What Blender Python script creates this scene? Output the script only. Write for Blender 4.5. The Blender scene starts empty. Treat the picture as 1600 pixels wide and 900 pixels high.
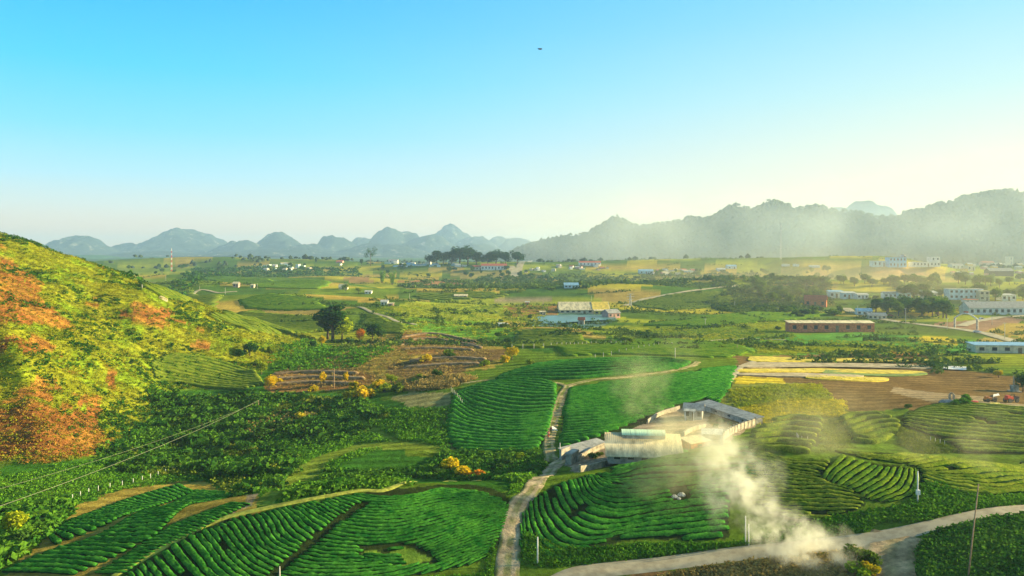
import bpy, math, random
import numpy as np

# ------------------------------------------------------------------ camera, sky, sun, exposure
CAMH = 45.0          # camera height above the valley floor, metres
FPX = 1200.0         # focal length in photograph pixels
HOR = 400.0          # horizon row in the photograph
scn = bpy.context.scene
COL = bpy.data.collections.new("tea_valley"); scn.collection.children.link(COL)
cam_d = bpy.data.cameras.new("camera"); cam = bpy.data.objects.new("camera", cam_d); COL.objects.link(cam)
cam_d.sensor_width = 36.0; cam_d.lens = 36.0*FPX/1600.0
cam_d.shift_y = -(450.0-HOR)/1600.0
cam_d.clip_start = 0.5; cam_d.clip_end = 40000.0
cam.location = (0, 0, CAMH); cam.rotation_euler = (math.radians(90), 0, 0)
scn.camera = cam

SUN_AZ, SUN_EL = math.radians(80), math.radians(15.5)   # azimuth clockwise from +Y
world = bpy.data.worlds.new("World"); scn.world = world; world.use_nodes = True
wn = world.node_tree; wn.nodes.clear()
def wnode(t, **kw):
    n = wn.nodes.new(t)
    for k, v in kw.items(): setattr(n, k, v)
    return n
w_out = wnode('ShaderNodeOutputWorld'); w_bg = wnode('ShaderNodeBackground')
w_sky = wnode('ShaderNodeTexSky'); w_sky.sky_type = 'NISHITA'; w_sky.sun_disc = False
w_sky.sun_elevation = SUN_EL; w_sky.sun_rotation = SUN_AZ
w_sky.air_density = 1.0; w_sky.dust_density = 0.6; w_sky.ozone_density = 2.5
w_tc = wnode('ShaderNodeTexCoord'); w_sep = wnode('ShaderNodeSeparateXYZ')
w_rl = wnode('ShaderNodeValToRGB'); w_rr = wnode('ShaderNodeValToRGB')
def s2l(c):
    return tuple(((v/255)/12.92 if v/255 <= .04045 else (((v/255)+.055)/1.055)**2.4) for v in c)
def ramp(node, stops):
    cr = node.color_ramp
    while len(cr.elements) > 1: cr.elements.remove(cr.elements[-1])
    for i, (p, c) in enumerate(stops):
        e = cr.elements[0] if i == 0 else cr.elements.new(p)
        e.position = p; e.color = (*s2l(c), 1)
ramp(w_rl, [(0, (255, 200, 140)), (.03, (244, 212, 180)), (.06, (208, 218, 212)), (.095, (164, 216, 232)), (.15, (108, 206, 244)), (.22, (50, 194, 248)), (.31, (0, 172, 250)), (.5, (60, 140, 190)), (.8, (92, 120, 128))])
ramp(w_rr, [(0, (255, 222, 140)), (.05, (250, 220, 160)), (.11, (230, 217, 182)), (.19, (184, 214, 206)), (.28, (136, 200, 224)), (.38, (86, 190, 242)), (.5, (110, 160, 186)), (.8, (104, 130, 136))])
w_mr = wnode('ShaderNodeMapRange'); w_mr.inputs['From Min'].default_value = -.55; w_mr.inputs['From Max'].default_value = .72; w_mr.interpolation_type = 'SMOOTHSTEP'
w_mix = wnode('ShaderNodeMix'); w_mix.data_type = 'RGBA'
w_sc = wnode('ShaderNodeVectorMath'); w_sc.operation = 'SCALE'; w_sc.inputs['Scale'].default_value = 3.95
w_mix2 = wnode('ShaderNodeMix'); w_mix2.data_type = 'RGBA'; w_mix2.inputs['Factor'].default_value = .92
L = wn.links.new
L(w_tc.outputs['Generated'], w_sep.inputs[0]); L(w_sep.outputs['Z'], w_rl.inputs[0]); L(w_sep.outputs['Z'], w_rr.inputs[0])
L(w_sep.outputs['X'], w_mr.inputs['Value']); L(w_mr.outputs[0], w_mix.inputs['Factor'])
L(w_rl.outputs[0], w_mix.inputs['A']); L(w_rr.outputs[0], w_mix.inputs['B'])
L(w_mix.outputs['Result'], w_sc.inputs[0]); L(w_sc.outputs[0], w_mix2.inputs['B']); L(w_sky.outputs[0], w_mix2.inputs['A'])
L(w_mix2.outputs['Result'], w_bg.inputs['Color']); w_bg.inputs['Strength'].default_value = .11
L(w_bg.outputs[0], w_out.inputs['Surface'])

sun_d = bpy.data.lights.new("sun", 'SUN'); sun_d.energy = 5.0; sun_d.angle = math.radians(.6); sun_d.color = (1.0, .81, .42)
sun = bpy.data.objects.new("sun", sun_d); COL.objects.link(sun)
from mathutils import Vector
_sd = Vector((math.sin(SUN_AZ)*math.cos(SUN_EL), math.cos(SUN_AZ)*math.cos(SUN_EL), math.sin(SUN_EL)))
sun.rotation_euler = _sd.to_track_quat('Z', 'Y').to_euler(); sun.location = (200, 50, 200)

scn.view_settings.view_transform = 'Standard'; scn.view_settings.look = 'None'
scn.view_settings.exposure = 1.62; scn.view_settings.gamma = 1.0; scn.view_settings.use_curve_mapping = False
scn.render.engine = 'CYCLES'
cy = scn.cycles
cy.use_denoising = True
cy.max_bounces = 5; cy.diffuse_bounces = 2; cy.glossy_bounces = 1; cy.transmission_bounces = 3; cy.volume_bounces = 2; cy.transparent_max_bounces = 8
cy.volume_max_steps = 256
HAZE_DENSITY = 1.25e-4

# ------------------------------------------------------------------ helpers: noise, height, projection
rng = np.random.default_rng(7); random.seed(7)
def _h(ix, iy, s):
    n = (ix*374761393 + iy*668265263 + s*144269504) & 0xffffffff
    n = ((n ^ (n >> 13))*1274126177) & 0xffffffff
    return ((n ^ (n >> 16)) & 0xffffff)/float(0xffffff)
def vnoise(x, y, s=0):
    x = np.asarray(x, float); y = np.asarray(y, float)
    ix = np.floor(x).astype(np.int64); iy = np.floor(y).astype(np.int64)
    fx = x-ix; fy = y-iy; fx = fx*fx*(3-2*fx); fy = fy*fy*(3-2*fy)
    a = _h(ix, iy, s); b = _h(ix+1, iy, s); c = _h(ix, iy+1, s); d = _h(ix+1, iy+1, s)
    return (a*(1-fx)+b*fx)*(1-fy)+(c*(1-fx)+d*fx)*fy
def fbm(x, y, s=0, o=4):
    t = 0; a = .5; tot = 0
    for i in range(o):
        t = t+a*vnoise(x*2**i+17.3*i, y*2**i-9.1*i, s+i); tot += a; a *= .5
    return t/tot
def sst(a, b, x):
    t = np.clip((np.asarray(x, float)-a)/(b-a), 0, 1); return t*t*(3-2*t)

def flat(px, py, z=0.0):
    Y = (CAMH-z)*FPX/(py-HOR); return ((px-800)/FPX*Y, Y)

# gaussian knolls: X, Y, sigma across, sigma deep, height, turn (deg)
KN = [(-27, 122, 30, 14, 8.5, 6), (44, 131, 26, 13, 8.6, -4), (74, 140, 26, 20, 4.5, 0), (34, 172, 22, 16, 3.2, 0), (-70, 205, 52, 42, -7, 0),
      (-38, 176, 22, 14, 2.5, 10), (-10, 225, 26, 26, 3.5, 0), (45, 262, 52, 38, 5.5, 0), (125, 195, 42, 30, 6, 0), (98, 160, 20, 10, -2, 0),
      (-150, 320, 24, 22, 4, 0), (15, 320, 55, 18, 3.5, 0), (85, 350, 60, 22, 3.5, 0), (25, 425, 32, 14, 5, 0),
      (-50, 330, 40, 30, 3.5, 0), (-60, 440, 40, 22, 5, 0), (-88, 520, 50, 30, 8, 0),
      (-185, 610, 105, 42, 15, 0), (-230, 520, 60, 30, 5, 0), (-340, 790, 120, 50, 18, 0), (-230, 900, 60, 40, 14, 0), (-470, 1080, 160, 90, 16, 0),
      (-180, 1050, 120, 60, 13, 0), (-90, 760, 60, 30, 5, 0), (20, 930, 90, 45, 9, 0), (60, 640, 50, 24, 3, 0), (120, 800, 150, 48, 16, 0), (300, 930, 150, 60, 18, 0),
      (-120, 1500, 220, 120, 20, 0), (330, 1500, 280, 140, 20, 0), (640, 1380, 230, 100, 24, 0), (560, 900, 120, 60, 10, 0), (420, 700, 80, 40, 6, 0),
      (-800, 1700, 260, 160, 22, 0), (-430, 1650, 160, 110, 16, 0), (70, 96, 20, 12, 4, 0), (110, 95, 30, 20, 8, 0)]
def spine(pts, n=14):
    out = []
    for a, b in zip(pts[:-1], pts[1:]):
        for i in range(n):
            t = i/n; out.append([a[k]*(1-t)+b[k]*t for k in range(len(a))])
    out.append(list(pts[-1])); return np.array(out)
SP1 = spine([(-420, 300, 105, .42), (-330, 330, 84, .42), (-240, 345, 58.5, .40), (-236, 402, 43, .40), (-216, 430, 23, .40), (-178, 424, 11.5, .36), (-142, 418, 1.5, .3)])
SP2 = spine([(-300, 300, 76, .5), (-215, 300, 49, .5), (-170, 250, 33, .6), (-135, 212, 17, .62), (-113, 186, 4, .6)])
def cones(x, y, sp, k=2.2):
    best = np.full(x.shape, -1e9)
    for sx, sy, sz, sl in sp:
        d = np.sqrt((x-sx)**2+(y-sy)**2+3.0)
        best = np.maximum(best, sz-sl*d)
    return best
def cut_mask(x, y):
    return sst(450, 490, x)*(1-sst(690, 740, x))
def H(x, y):
    x = np.asarray(x, float); y = np.asarray(y, float); shp = np.broadcast(x, y).shape
    x = np.broadcast_to(x, shp).astype(float).ravel(); y = np.broadcast_to(y, shp).astype(float).ravel()
    D = np.hypot(x, y)
    z = 22*sst(950, 2300, D)+10*sst(2300, 5200, D)
    z = z+(fbm(x/55, y/55, 3, 3)-.5)*2.2*sst(170, 300, D)+(fbm(x/230, y/170, 8, 3)-.5)*17*sst(480, 900, D)
    for X, Y, sx, sy, h, r in KN:
        m = (abs(x-X) < 3.4*max(sx, sy)) & (abs(y-Y) < 3.4*max(sx, sy))
        if not m.any(): continue
        c, s = math.cos(math.radians(r)), math.sin(math.radians(r))
        dx = x[m]-X; dy = y[m]-Y; u = (dx*c+dy*s)/sx; v = (-dx*s+dy*c)/sy
        z[m] += h*np.exp(-.5*(u*u+v*v))
    # road cutting / quarry face beyond the village
    z = z+11*sst(1215, 1228, y+12*(fbm(x/30, x/30, 4, 2)-.5))*cut_mask(x, y)*(1-sst(1300, 1500, y))
    m = (x < -60) & (y < 560) & (y > 60)
    if m.any():
        xx, yy = x[m], y[m]
        b = np.maximum(cones(xx, yy, SP1), cones(xx, yy, SP2))
        b = b+(fbm(xx/16, yy/16, 21, 4)-.5)*6.5*np.clip(b/12+.25, 0, 1)
        z[m] = z[m]+np.logaddexp(0, b/2.0)*2.0*np.where(b > -12, 1, 0)
    return z.reshape(shp)
_Y = np.concatenate([np.linspace(70, 320, 320, endpoint=False), np.geomspace(320, 9000, 620)])
def cast(pts):
    """photograph pixels -> points on the terrain (first hit)"""
    pts = np.asarray(pts, float).reshape(-1, 2); res = np.zeros((len(pts), 3))
    for i0 in range(0, len(pts), 400):
        p = pts[i0:i0+400]; kx = (p[:, 0]-800)/FPX; kz = (p[:, 1]-HOR)/FPX
        X = kx[:, None]*_Y[None]; Z = CAMH-kz[:, None]*_Y[None]; hh = H(X, np.broadcast_to(_Y, X.shape))
        g = Z-hh; neg = g < 0; idx = np.where(neg.any(1), neg.argmax(1), len(_Y)-1); idx = np.clip(idx, 1, None)
        r = np.arange(len(p)); g0 = g[r, idx-1]; g1 = g[r, idx]; t = np.clip(g0/(g0-g1+1e-9), 0, 1)
        Yh = _Y[idx-1]+t*(_Y[idx]-_Y[idx-1]); Xh = kx*Yh
        res[i0:i0+400] = np.stack([Xh, Yh, H(Xh, Yh)], 1)
    return res
def G(px, py): return cast([(px, py)])[0]
def smooth_line(p, n=None, step=None):
    """Catmull-Rom through points (any dimension)"""
    p = np.asarray(p, float); q = np.vstack([2*p[0]-p[1], p, 2*p[-1]-p[-2]]); out = []
    for i in range(1, len(q)-2):
        t = np.linspace(0, 1, 16, endpoint=False)[:, None]
        a, b, c, d = q[i-1], q[i], q[i+1], q[i+2]
        out.append(.5*((2*b)+(-a+c)*t+(2*a-5*b+4*c-d)*t*t+(-a+3*b-3*c+d)*t**3))
    out = np.vstack(out+[q[-2][None]])
    s = np.concatenate([[0], np.cumsum(np.linalg.norm(np.diff(out, axis=0), axis=1))])
    if step: n = max(2, int(s[-1]/step)+1)
    if n is None: return out
    u = np.linspace(0, s[-1], n)
    return np.stack([np.interp(u, s, out[:, k]) for k in range(out.shape[1])], 1)
def inpoly(x, y, poly):
    x = np.asarray(x); y = np.asarray(y); r = np.zeros(x.shape, bool); n = len(poly)
    for i in range(n):
        x1, y1 = poly[i][:2]; x2, y2 = poly[(i+1) % n][:2]
        if y1 == y2: continue
        c = ((y1 > y) != (y2 > y)) & (x < (x2-x1)*(y-y1)/(y2-y1)+x1)
        r ^= c
    return r

# ------------------------------------------------------------------ materials
MATS = {}
def nt(name):
    m = bpy.data.materials.new(name); m.use_nodes = True; t = m.node_tree; t.nodes.clear()
    o = t.nodes.new('ShaderNodeOutputMaterial'); return m, t, o
def N(t, k, **kw):
    n = t.nodes.new(k)
    for a, b in kw.items():
        if a in n.inputs: n.inputs[a].default_value = b
        else: setattr(n, a, b)
    return n
def mat(name, col, rough=.8, var=.25, scale=2.0, metal=0.0, bump=.0, spec=.3, col2=None, stretch=(1, 1, 1)):
    """painted / mineral surface with noise wear"""
    if name in MATS: return MATS[name]
    m, t, o = nt(name); l = t.links.new
    b = N(t, 'ShaderNodeBsdfPrincipled'); b.inputs['Roughness'].default_value = rough; b.inputs['Metallic'].default_value = metal
    b.inputs['Specular IOR Level'].default_value = spec
    tc = N(t, 'ShaderNodeTexCoord'); mp = N(t, 'ShaderNodeMapping'); mp.inputs['Scale'].default_value = stretch
    l(tc.outputs['Object'], mp.inputs[0])
    n1 = N(t, 'ShaderNodeTexNoise', Scale=scale, Detail=5.0, Roughness=.65); l(mp.outputs[0], n1.inputs['Vector'])
    mx = N(t, 'ShaderNodeMix', data_type='RGBA')
    c2 = col2 or tuple(c*(1-var*1.6) for c in col)
    mx.inputs['A'].default_value = (*[max(0, c) for c in c2], 1); mx.inputs['B'].default_value = (*[min(1, c*(1+var*.4)) for c in col], 1)
    mr = N(t, 'ShaderNodeMapRange'); mr.inputs['From Min'].default_value = .36; mr.inputs['From Max'].default_value = .6
    l(n1.outputs['Fac'], mr.inputs['Value']); l(mr.outputs[0], mx.inputs['Factor']); l(mx.outputs['Result'], b.inputs['Base Color'])
    if bump:
        bp = N(t, 'ShaderNodeBump', Strength=bump, Distance=.1); l(n1.outputs['Fac'], bp.inputs['Height']); l(bp.outputs[0], b.inputs['Normal'])
    l(b.outputs[0], o.inputs['Surface']); MATS[name] = m; return m
def leafmat(name, col, col2, scale=.35, transl=.3, useobj=False, rough=.75):
    """foliage: diffuse + a little light through the leaves, clumped colour change"""
    if name in MATS: return MATS[name]
    m, t, o = nt(name); l = t.links.new
    tc = N(t, 'ShaderNodeNewGeometry'); n1 = N(t, 'ShaderNodeTexNoise', Scale=scale, Detail=4.0, Roughness=.7)
    l(tc.outputs['Position'], n1.inputs['Vector'])
    mr = N(t, 'ShaderNodeMapRange'); mr.inputs['From Min'].default_value = .35; mr.inputs['From Max'].default_value = .65; l(n1.outputs['Fac'], mr.inputs['Value'])
    mx = N(t, 'ShaderNodeMix', data_type='RGBA'); mx.inputs['A'].default_value = (*col, 1); mx.inputs['B'].default_value = (*col2, 1); l(mr.outputs[0], mx.inputs['Factor'])
    # a per-leaf change in tone
    n2 = N(t, 'ShaderNodeTexNoise', Scale=3.1, Detail=2.0); l(tc.outputs['Position'], n2.inputs['Vector'])
    mr2 = N(t, 'ShaderNodeMapRange'); mr2.inputs['From Min'].default_value = .3; mr2.inputs['From Max'].default_value = .7; mr2.inputs['To Min'].default_value = .6; mr2.inputs['To Max'].default_value = 1.35
    l(n2.outputs['Fac'], mr2.inputs['Value'])
    sc = N(t, 'ShaderNodeVectorMath', operation='SCALE'); l(mx.outputs['Result'], sc.inputs[0]); l(mr2.outputs[0], sc.inputs['Scale'])
    last = sc.outputs[0]
    if useobj:
        oi = N(t, 'ShaderNodeObjectInfo'); mu = N(t, 'ShaderNodeVectorMath', operation='MULTIPLY'); l(last, mu.inputs[0]); l(oi.outputs['Color'], mu.inputs[1]); last = mu.outputs[0]
    d = N(t, 'ShaderNodeBsdfDiffuse'); tr = N(t, 'ShaderNodeBsdfTranslucent'); ms = N(t, 'ShaderNodeMixShader', Fac=transl)
    l(last, d.inputs[0]); l(last, tr.inputs[0]); l(d.outputs[0], ms.inputs[1]); l(tr.outputs[0], ms.inputs[2]); l(ms.outputs[0], o.inputs['Surface'])
    MATS[name] = m; return m
def groundmat(name, roughscale=1.0):
    m, t, o = nt(name); l = t.links.new
    at = N(t, 'ShaderNodeAttribute', attribute_name='tint'); geo = N(t, 'ShaderNodeNewGeometry')
    last = at.outputs['Color']
    for sc, lo, hi, det in ((.9, .55, 1.42, 6.0), (.045, .8, 1.2, 4.0)):
        n = N(t, 'ShaderNodeTexNoise', Scale=sc*roughscale, Detail=det, Roughness=.7); l(geo.outputs['Position'], n.inputs['Vector'])
        mr = N(t, 'ShaderNodeMapRange'); mr.inputs['From Min'].default_value = .32; mr.inputs['From Max'].default_value = .68
        mr.inputs['To Min'].default_value = lo; mr.inputs['To Max'].default_value = hi; l(n.outputs['Fac'], mr.inputs['Value'])
        s = N(t, 'ShaderNodeVectorMath', operation='SCALE'); l(last, s.inputs[0]); l(mr.outputs[0], s.inputs['Scale']); last = s.outputs[0]
    wv = N(t, 'ShaderNodeTexWave', Scale=.055, Distortion=2.5, Detail=2.0); wv.inputs['Detail Scale'].default_value = .35; wv.bands_direction = 'Y'; l(geo.outputs['Position'], wv.inputs['Vector'])
    mw = N(t, 'ShaderNodeMapRange'); mw.inputs['To Min'].default_value = .74; mw.inputs['To Max'].default_value = 1.12; l(wv.outputs['Fac'], mw.inputs['Value'])
    s = N(t, 'ShaderNodeVectorMath', operation='SCALE'); l(last, s.inputs[0]); l(mw.outputs[0], s.inputs['Scale']); last = s.outputs[0]
    n = N(t, 'ShaderNodeTexNoise', Scale=.5*roughscale, Detail=8.0, Roughness=.75); l(geo.outputs['Position'], n.inputs['Vector'])
    bp = N(t, 'ShaderNodeBump', Strength=.9, Distance=1.0/roughscale); l(n.outputs['Fac'], bp.inputs['Height'])
    d = N(t, 'ShaderNodeBsdfDiffuse'); l(last, d.inputs[0]); l(bp.outputs[0], d.inputs['Normal']); l(d.outputs[0], o.inputs['Surface'])
    MATS[name] = m; return m

# ------------------------------------------------------------------ mesh and object helpers
def mesh_np(name, v, f, m=None, smooth=False):
    """v (n,3), f (k,4) or (k,3) arrays"""
    me = bpy.data.meshes.new(name); v = np.asarray(v, np.float32); f = np.asarray(f, np.int32); k = f.shape[1]
    me.vertices.add(len(v)); me.vertices.foreach_set('co', v.ravel())
    me.loops.add(f.size); me.loops.foreach_set('vertex_index', f.ravel())
    me.polygons.add(len(f)); me.polygons.foreach_set('loop_start', np.arange(0, f.size, k, dtype=np.int32))
    me.polygons.foreach_set('loop_total', np.full(len(f), k, np.int32))
    if smooth: me.polygons.foreach_set('use_smooth', np.ones(len(f), bool))
    me.update(); me.validate()
    if m: me.materials.append(m)
    return me
def link(name, data, parent=None, loc=None, rz=0.0):
    o = bpy.data.objects.new(name, data); COL.objects.link(o)
    if parent: o.parent = parent
    if loc is not None: o.location = tuple(float(c) for c in loc)
    if rz: o.rotation_euler = (0, 0, rz)
    return o
def tag(o, label=None, cat=None, group=None, kind=None):
    if label: o['label'] = label
    if cat: o['category'] = cat
    if group: o['group'] = group
    if kind: o['kind'] = kind
    return o
def dup(o, loc, rz, label, group, cat=None, color=None, scale=None):
    r = o.copy(); COL.objects.link(r); r.location = tuple(float(c) for c in loc); r.rotation_euler = (0, 0, rz)
    if scale: r.scale = scale
    tag(r, label, cat, group)
    if color: r.color = color
    for ch in list(o.children):
        c = ch.copy(); COL.objects.link(c); c.parent = r
        if color: c.color = color
        for g in list(ch.children):
            d = g.copy(); COL.objects.link(d); d.parent = c
    return r
class MB:
    """collects simple solids into one mesh"""
    def __init__(s): s.v = []; s.f = []
    def add(s, vs, fs):
        k = len(s.v); s.v += [tuple(map(float, p)) for p in vs]; s.f += [tuple(i+k for i in q) for q in fs]; return s
    def box(s, x0, x1, y0, y1, z0, z1, c=(0, 0, 0), r=0.0):
        p = [(x, y, z) for z in (z0, z1) for x, y in ((x0, y0), (x1, y0), (x1, y1), (x0, y1))]
        co, si = math.cos(r), math.sin(r)
        p = [(c[0]+x*co-y*si, c[1]+x*si+y*co, c[2]+z) for x, y, z in p]
        return s.add(p, [(0, 3, 2, 1), (4, 5, 6, 7), (0, 1, 5, 4), (1, 2, 6, 5), (2, 3, 7, 6), (3, 0, 4, 7)])
    def tube(s, pts, rad, n=6):
        pts = [np.array(p, float) for p in pts]; rad = [rad]*len(pts) if np.isscalar(rad) else rad
        vs = []; fs = []
        for i, p in enumerate(pts):
            d = pts[min(i+1, len(pts)-1)]-pts[max(i-1, 0)]; d = d/(np.linalg.norm(d)+1e-9)
            a = np.cross(d, (0, 0, 1) if abs(d[2]) < .9 else (1, 0, 0)); a /= np.linalg.norm(a); b = np.cross(d, a)
            for k in range(n):
                w = 2*math.pi*k/n; vs.append(p+rad[i]*(math.cos(w)*a+math.sin(w)*b))
        for i in range(len(pts)-1):
            for k in range(n):
                fs.append((i*n+k, i*n+(k+1) % n, (i+1)*n+(k+1) % n, (i+1)*n+k))
        fs.append(tuple(range(n-1, -1, -1))); fs.append(tuple((len(pts)-1)*n+k for k in range(n)))
        return s.add(vs, fs)
    def data(s, name, m=None, smooth=False):
        me = bpy.data.meshes.new(name); me.from_pydata(s.v, [], s.f); me.update()
        if smooth:
            for p in me.polygons: p.use_smooth = True
        if m: me.materials.append(m)
        return me
    def obj(s, name, m=None, parent=None, loc=None, rz=0.0, smooth=False):
        return link(name, s.data(name, m, smooth), parent, loc, rz)
# ------------------------------------------------------------------ the ground sheet
GRASS = (.13, .20, .018); LUSH = (.045, .14, .015); TEA = (.05, .13, .014); DRY = (.34, .26, .05); SOIL = (.30, .16, .05)
DIRT = (.34, .26, .15); YEL = (.62, .48, .04); PALE = (.42, .34, .20); OR = (.38, .19, .035); YG = (.25, .27, .015); BROWN = (.20, .13, .05)
ZONES = [  # colour, softness in metres, outline in photograph pixels (thrown onto the terrain)
 (LUSH, 5, [(0, 735), (150, 690), (240, 655), (235, 560), (420, 545), (520, 560), (410, 615), (560, 615), (700, 640), (690, 700), (760, 720), (840, 720), (800, 780), (700, 755), (400, 795), (180, 905), (0, 905)]),
 (GRASS, 5, [(600, 640), (715, 640), (715, 690), (690, 712), (560, 700), (470, 740), (400, 790), (420, 730), (520, 680), (600, 665)]),
 (GRASS, 4, [(0, 800), (60, 780), (200, 765), (300, 730), (400, 690), (330, 690), (160, 745), (0, 760)]),
 (DRY, 2, [(0, 905), (40, 850), (95, 800), (190, 765), (250, 750), (330, 755), (405, 772), (400, 798), (320, 825), (220, 868), (150, 905)]),
 (DIRT, 1.2, [(150, 905), (230, 868), (320, 822), (395, 790), (402, 775), (370, 772), (385, 790), (310, 828), (200, 880)]),
 (DRY, 4, [(470, 540), (600, 525), (640, 515), (760, 530), (800, 548), (770, 575), (640, 600), (520, 600), (430, 610), (420, 580), (500, 570)]),
 (SOIL, 2.5, [(412, 590), (440, 577), (560, 578), (600, 595), (540, 610), (420, 613)]),
 (SOIL, 3, [(620, 524), (660, 517), (745, 533), (735, 545), (700, 552), (640, 556), (620, 545)]),
 (BROWN, 3, [(600, 572), (700, 548), (800, 545), (780, 560), (740, 572), (690, 590), (640, 598)]),
 ((.30, .27, .10), 2, [(610, 622), (640, 612), (700, 614), (712, 628), (690, 636), (640, 632)]),
 ((.16, .21, .05), 2, [(690, 655), (705, 640), (722, 650), (708, 690), (712, 708), (680, 705), (672, 680)]),
 (TEA, 3, [(760, 530), (800, 515), (860, 513), (930, 528), (985, 530), (960, 545), (860, 550), (790, 545)]),
 (GRASS, 5, [(500, 500), (560, 480), (640, 480), (700, 490), (640, 515), (560, 520)]),
 ((.30, .34, .03), 5, [(600, 480), (640, 470), (760, 468), (840, 472), (820, 495), (760, 505), (640, 500)]),
 ((.16, .34, .03), 4, [(640, 497), (760, 503), (800, 512), (770, 530), (700, 528), (600, 508)]),
 (DIRT, 3, [(690, 469), (850, 466), (875, 470), (850, 474), (760, 472)]),
 ((.10, .19, .17), 2, [(832, 492), (960, 490), (965, 500), (945, 508), (850, 511), (822, 502)]),
 (SOIL, 4, [(790, 478), (870, 476), (875, 492), (830, 494), (790, 496)]),
 ((.12, .30, .04), 8, [(1150, 545), (1180, 525), (1350, 520), (1500, 530), (1520, 548), (1400, 556), (1250, 552)]),
 (YEL, 3, [(1420, 527), (1470, 525), (1515, 534), (1495, 540), (1440, 536)]),
 (YG, 4, [(1180, 540), (1300, 536), (1420, 541), (1440, 552), (1300, 550), (1180, 551)]),
 (OR, 4, [(1390, 548), (1450, 552), (1455, 563), (1400, 561)]),
 (BROWN, 3, [(1150, 556), (1300, 551), (1460, 556), (1480, 575), (1530, 580), (1600, 590), (1640, 640), (1440, 640), (1350, 645), (1315, 640), (1270, 606), (1150, 598)]),
 ((.20, .22, .04), 3, [(1120, 595), (1280, 600), (1320, 640), (1310, 655), (1190, 668), (1130, 630)]),
 (YEL, 1.5, [(1175, 640), (1250, 625), (1318, 628), (1322, 650), (1250, 652), (1190, 662)]),
 (YEL, 1.5, [(1150, 590), (1180, 588), (1230, 592), (1225, 598), (1150, 600)]),
 (DIRT, 1, [(1400, 605), (1500, 617), (1560, 622), (1560, 632), (1450, 628), (1390, 612)]),
 (PALE, 1.5, [(1455, 640), (1520, 626), (1600, 632), (1650, 640), (1650, 650), (1540, 640)]),
 ((.36, .28, .2), 1.2, [(876, 718), (942, 684), (1000, 660), (1065, 634), (1100, 628), (1187, 660), (1135, 690), (1066, 706), (980, 716), (906, 738)]),
 (BROWN, 2, [(1110, 640), (1165, 655), (1140, 672), (1108, 658)]),
 ((.30, .17, .07), 2, [(985, 905), (1000, 893), (1150, 880), (1200, 905)]),
 ((.34, .28, .18), 1.2, [(1345, 846), (1432, 838), (1420, 860), (1408, 905), (1370, 905), (1372, 870)]),
 ((.05, .12, .02), 3, [(1430, 840), (1620, 800), (1700, 905), (1410, 905), (1425, 860)]),
 ((.12, .16, .025), 2, [(1160, 862), (1300, 858), (1360, 850), (1372, 905), (1150, 905)]),
 ((.33, .20, .12), 3, [(1455, 506), (1530, 500), (1590, 495), (1600, 502), (1540, 518), (1470, 513)]),
 ((.42, .30, .06), 3, [(1530, 520), (1570, 505), (1640, 505), (1640, 525), (1580, 526)]),
 ((.36, .19, .08), 8, [(620, 441), (700, 437), (740, 443), (720, 447), (640, 446)]),
 ((.34, .28, .08), 10, [(700, 428), (760, 421), (830, 430), (800, 440), (720, 436)]),
 ((.36, .22, .08), 8, [(535, 433), (575, 430), (580, 441), (545, 442)]),
]
def q7(pts): return [(800+u/2.6475, 560+v/2.6475) for u, v in pts]
def q8(pts): return [(1200+u/2.6475, 560+v/2.6475) for u, v in pts]
def q6(pts): return [(400+u/2.6475, 560+v/2.6475) for u, v in pts]
CR_A = [(175, 912), (215, 884), (250, 864), (300, 836), (352, 814), (411, 800), (480, 786), (560, 772), (620, 764), (700, 757), (745, 757), (790, 772), (799, 784), (796, 815), (786, 845), (770, 866), (735, 884), (690, 893), (640, 903), (600, 930), (200, 930)]
CL_C = q7([(330, 480), (200, 520), (95, 575), (45, 640), (18, 760), (20, 812), (85, 852), (270, 795), (410, 772), (540, 735), (620, 752), (890, 748), (900, 640), (905, 560), (1060, 470), (1040, 385), (700, 385), (470, 425), (400, 480)])
CL_G = q8([(-140, 385), (0, 398), (80, 420), (200, 425), (262, 432), (225, 500), (340, 545), (395, 580), (412, 612), (290, 650), (240, 672), (150, 676), (60, 660), (-20, 620), (-130, 560), (-150, 480)])
UND = (.035, .055, .014)  # dark soil, deepened to paint shade into the gaps between rows
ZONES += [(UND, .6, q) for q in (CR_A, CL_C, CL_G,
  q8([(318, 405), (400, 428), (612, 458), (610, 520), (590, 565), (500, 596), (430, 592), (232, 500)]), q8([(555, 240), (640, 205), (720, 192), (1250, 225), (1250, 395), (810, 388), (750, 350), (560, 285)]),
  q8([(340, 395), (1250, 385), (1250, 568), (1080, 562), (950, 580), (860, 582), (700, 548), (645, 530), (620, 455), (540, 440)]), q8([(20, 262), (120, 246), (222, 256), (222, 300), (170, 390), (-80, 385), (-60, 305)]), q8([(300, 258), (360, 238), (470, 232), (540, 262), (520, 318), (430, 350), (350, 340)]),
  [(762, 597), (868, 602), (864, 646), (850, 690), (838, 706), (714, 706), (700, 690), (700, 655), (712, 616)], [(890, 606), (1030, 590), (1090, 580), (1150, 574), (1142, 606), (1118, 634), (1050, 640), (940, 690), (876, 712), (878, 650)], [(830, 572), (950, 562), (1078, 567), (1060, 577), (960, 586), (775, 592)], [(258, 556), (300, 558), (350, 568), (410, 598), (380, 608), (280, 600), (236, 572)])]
CLEAR = [[(405, 792), (440, 750), (500, 712), (560, 692), (640, 689), (692, 698), (690, 709), (640, 702), (565, 704), (512, 726), (458, 766), (422, 797)], [(615, 692), (562, 664), (545, 640), (556, 638), (578, 660), (632, 690)]]
ZONES += [((.20, .27, .03), 1.2, q_) for q_ in CLEAR]
ZONES += [((.16, .27, .03), 1.0, q6([(455, 795), (660, 793), (735, 845), (590, 858), (430, 820)]))]
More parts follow.
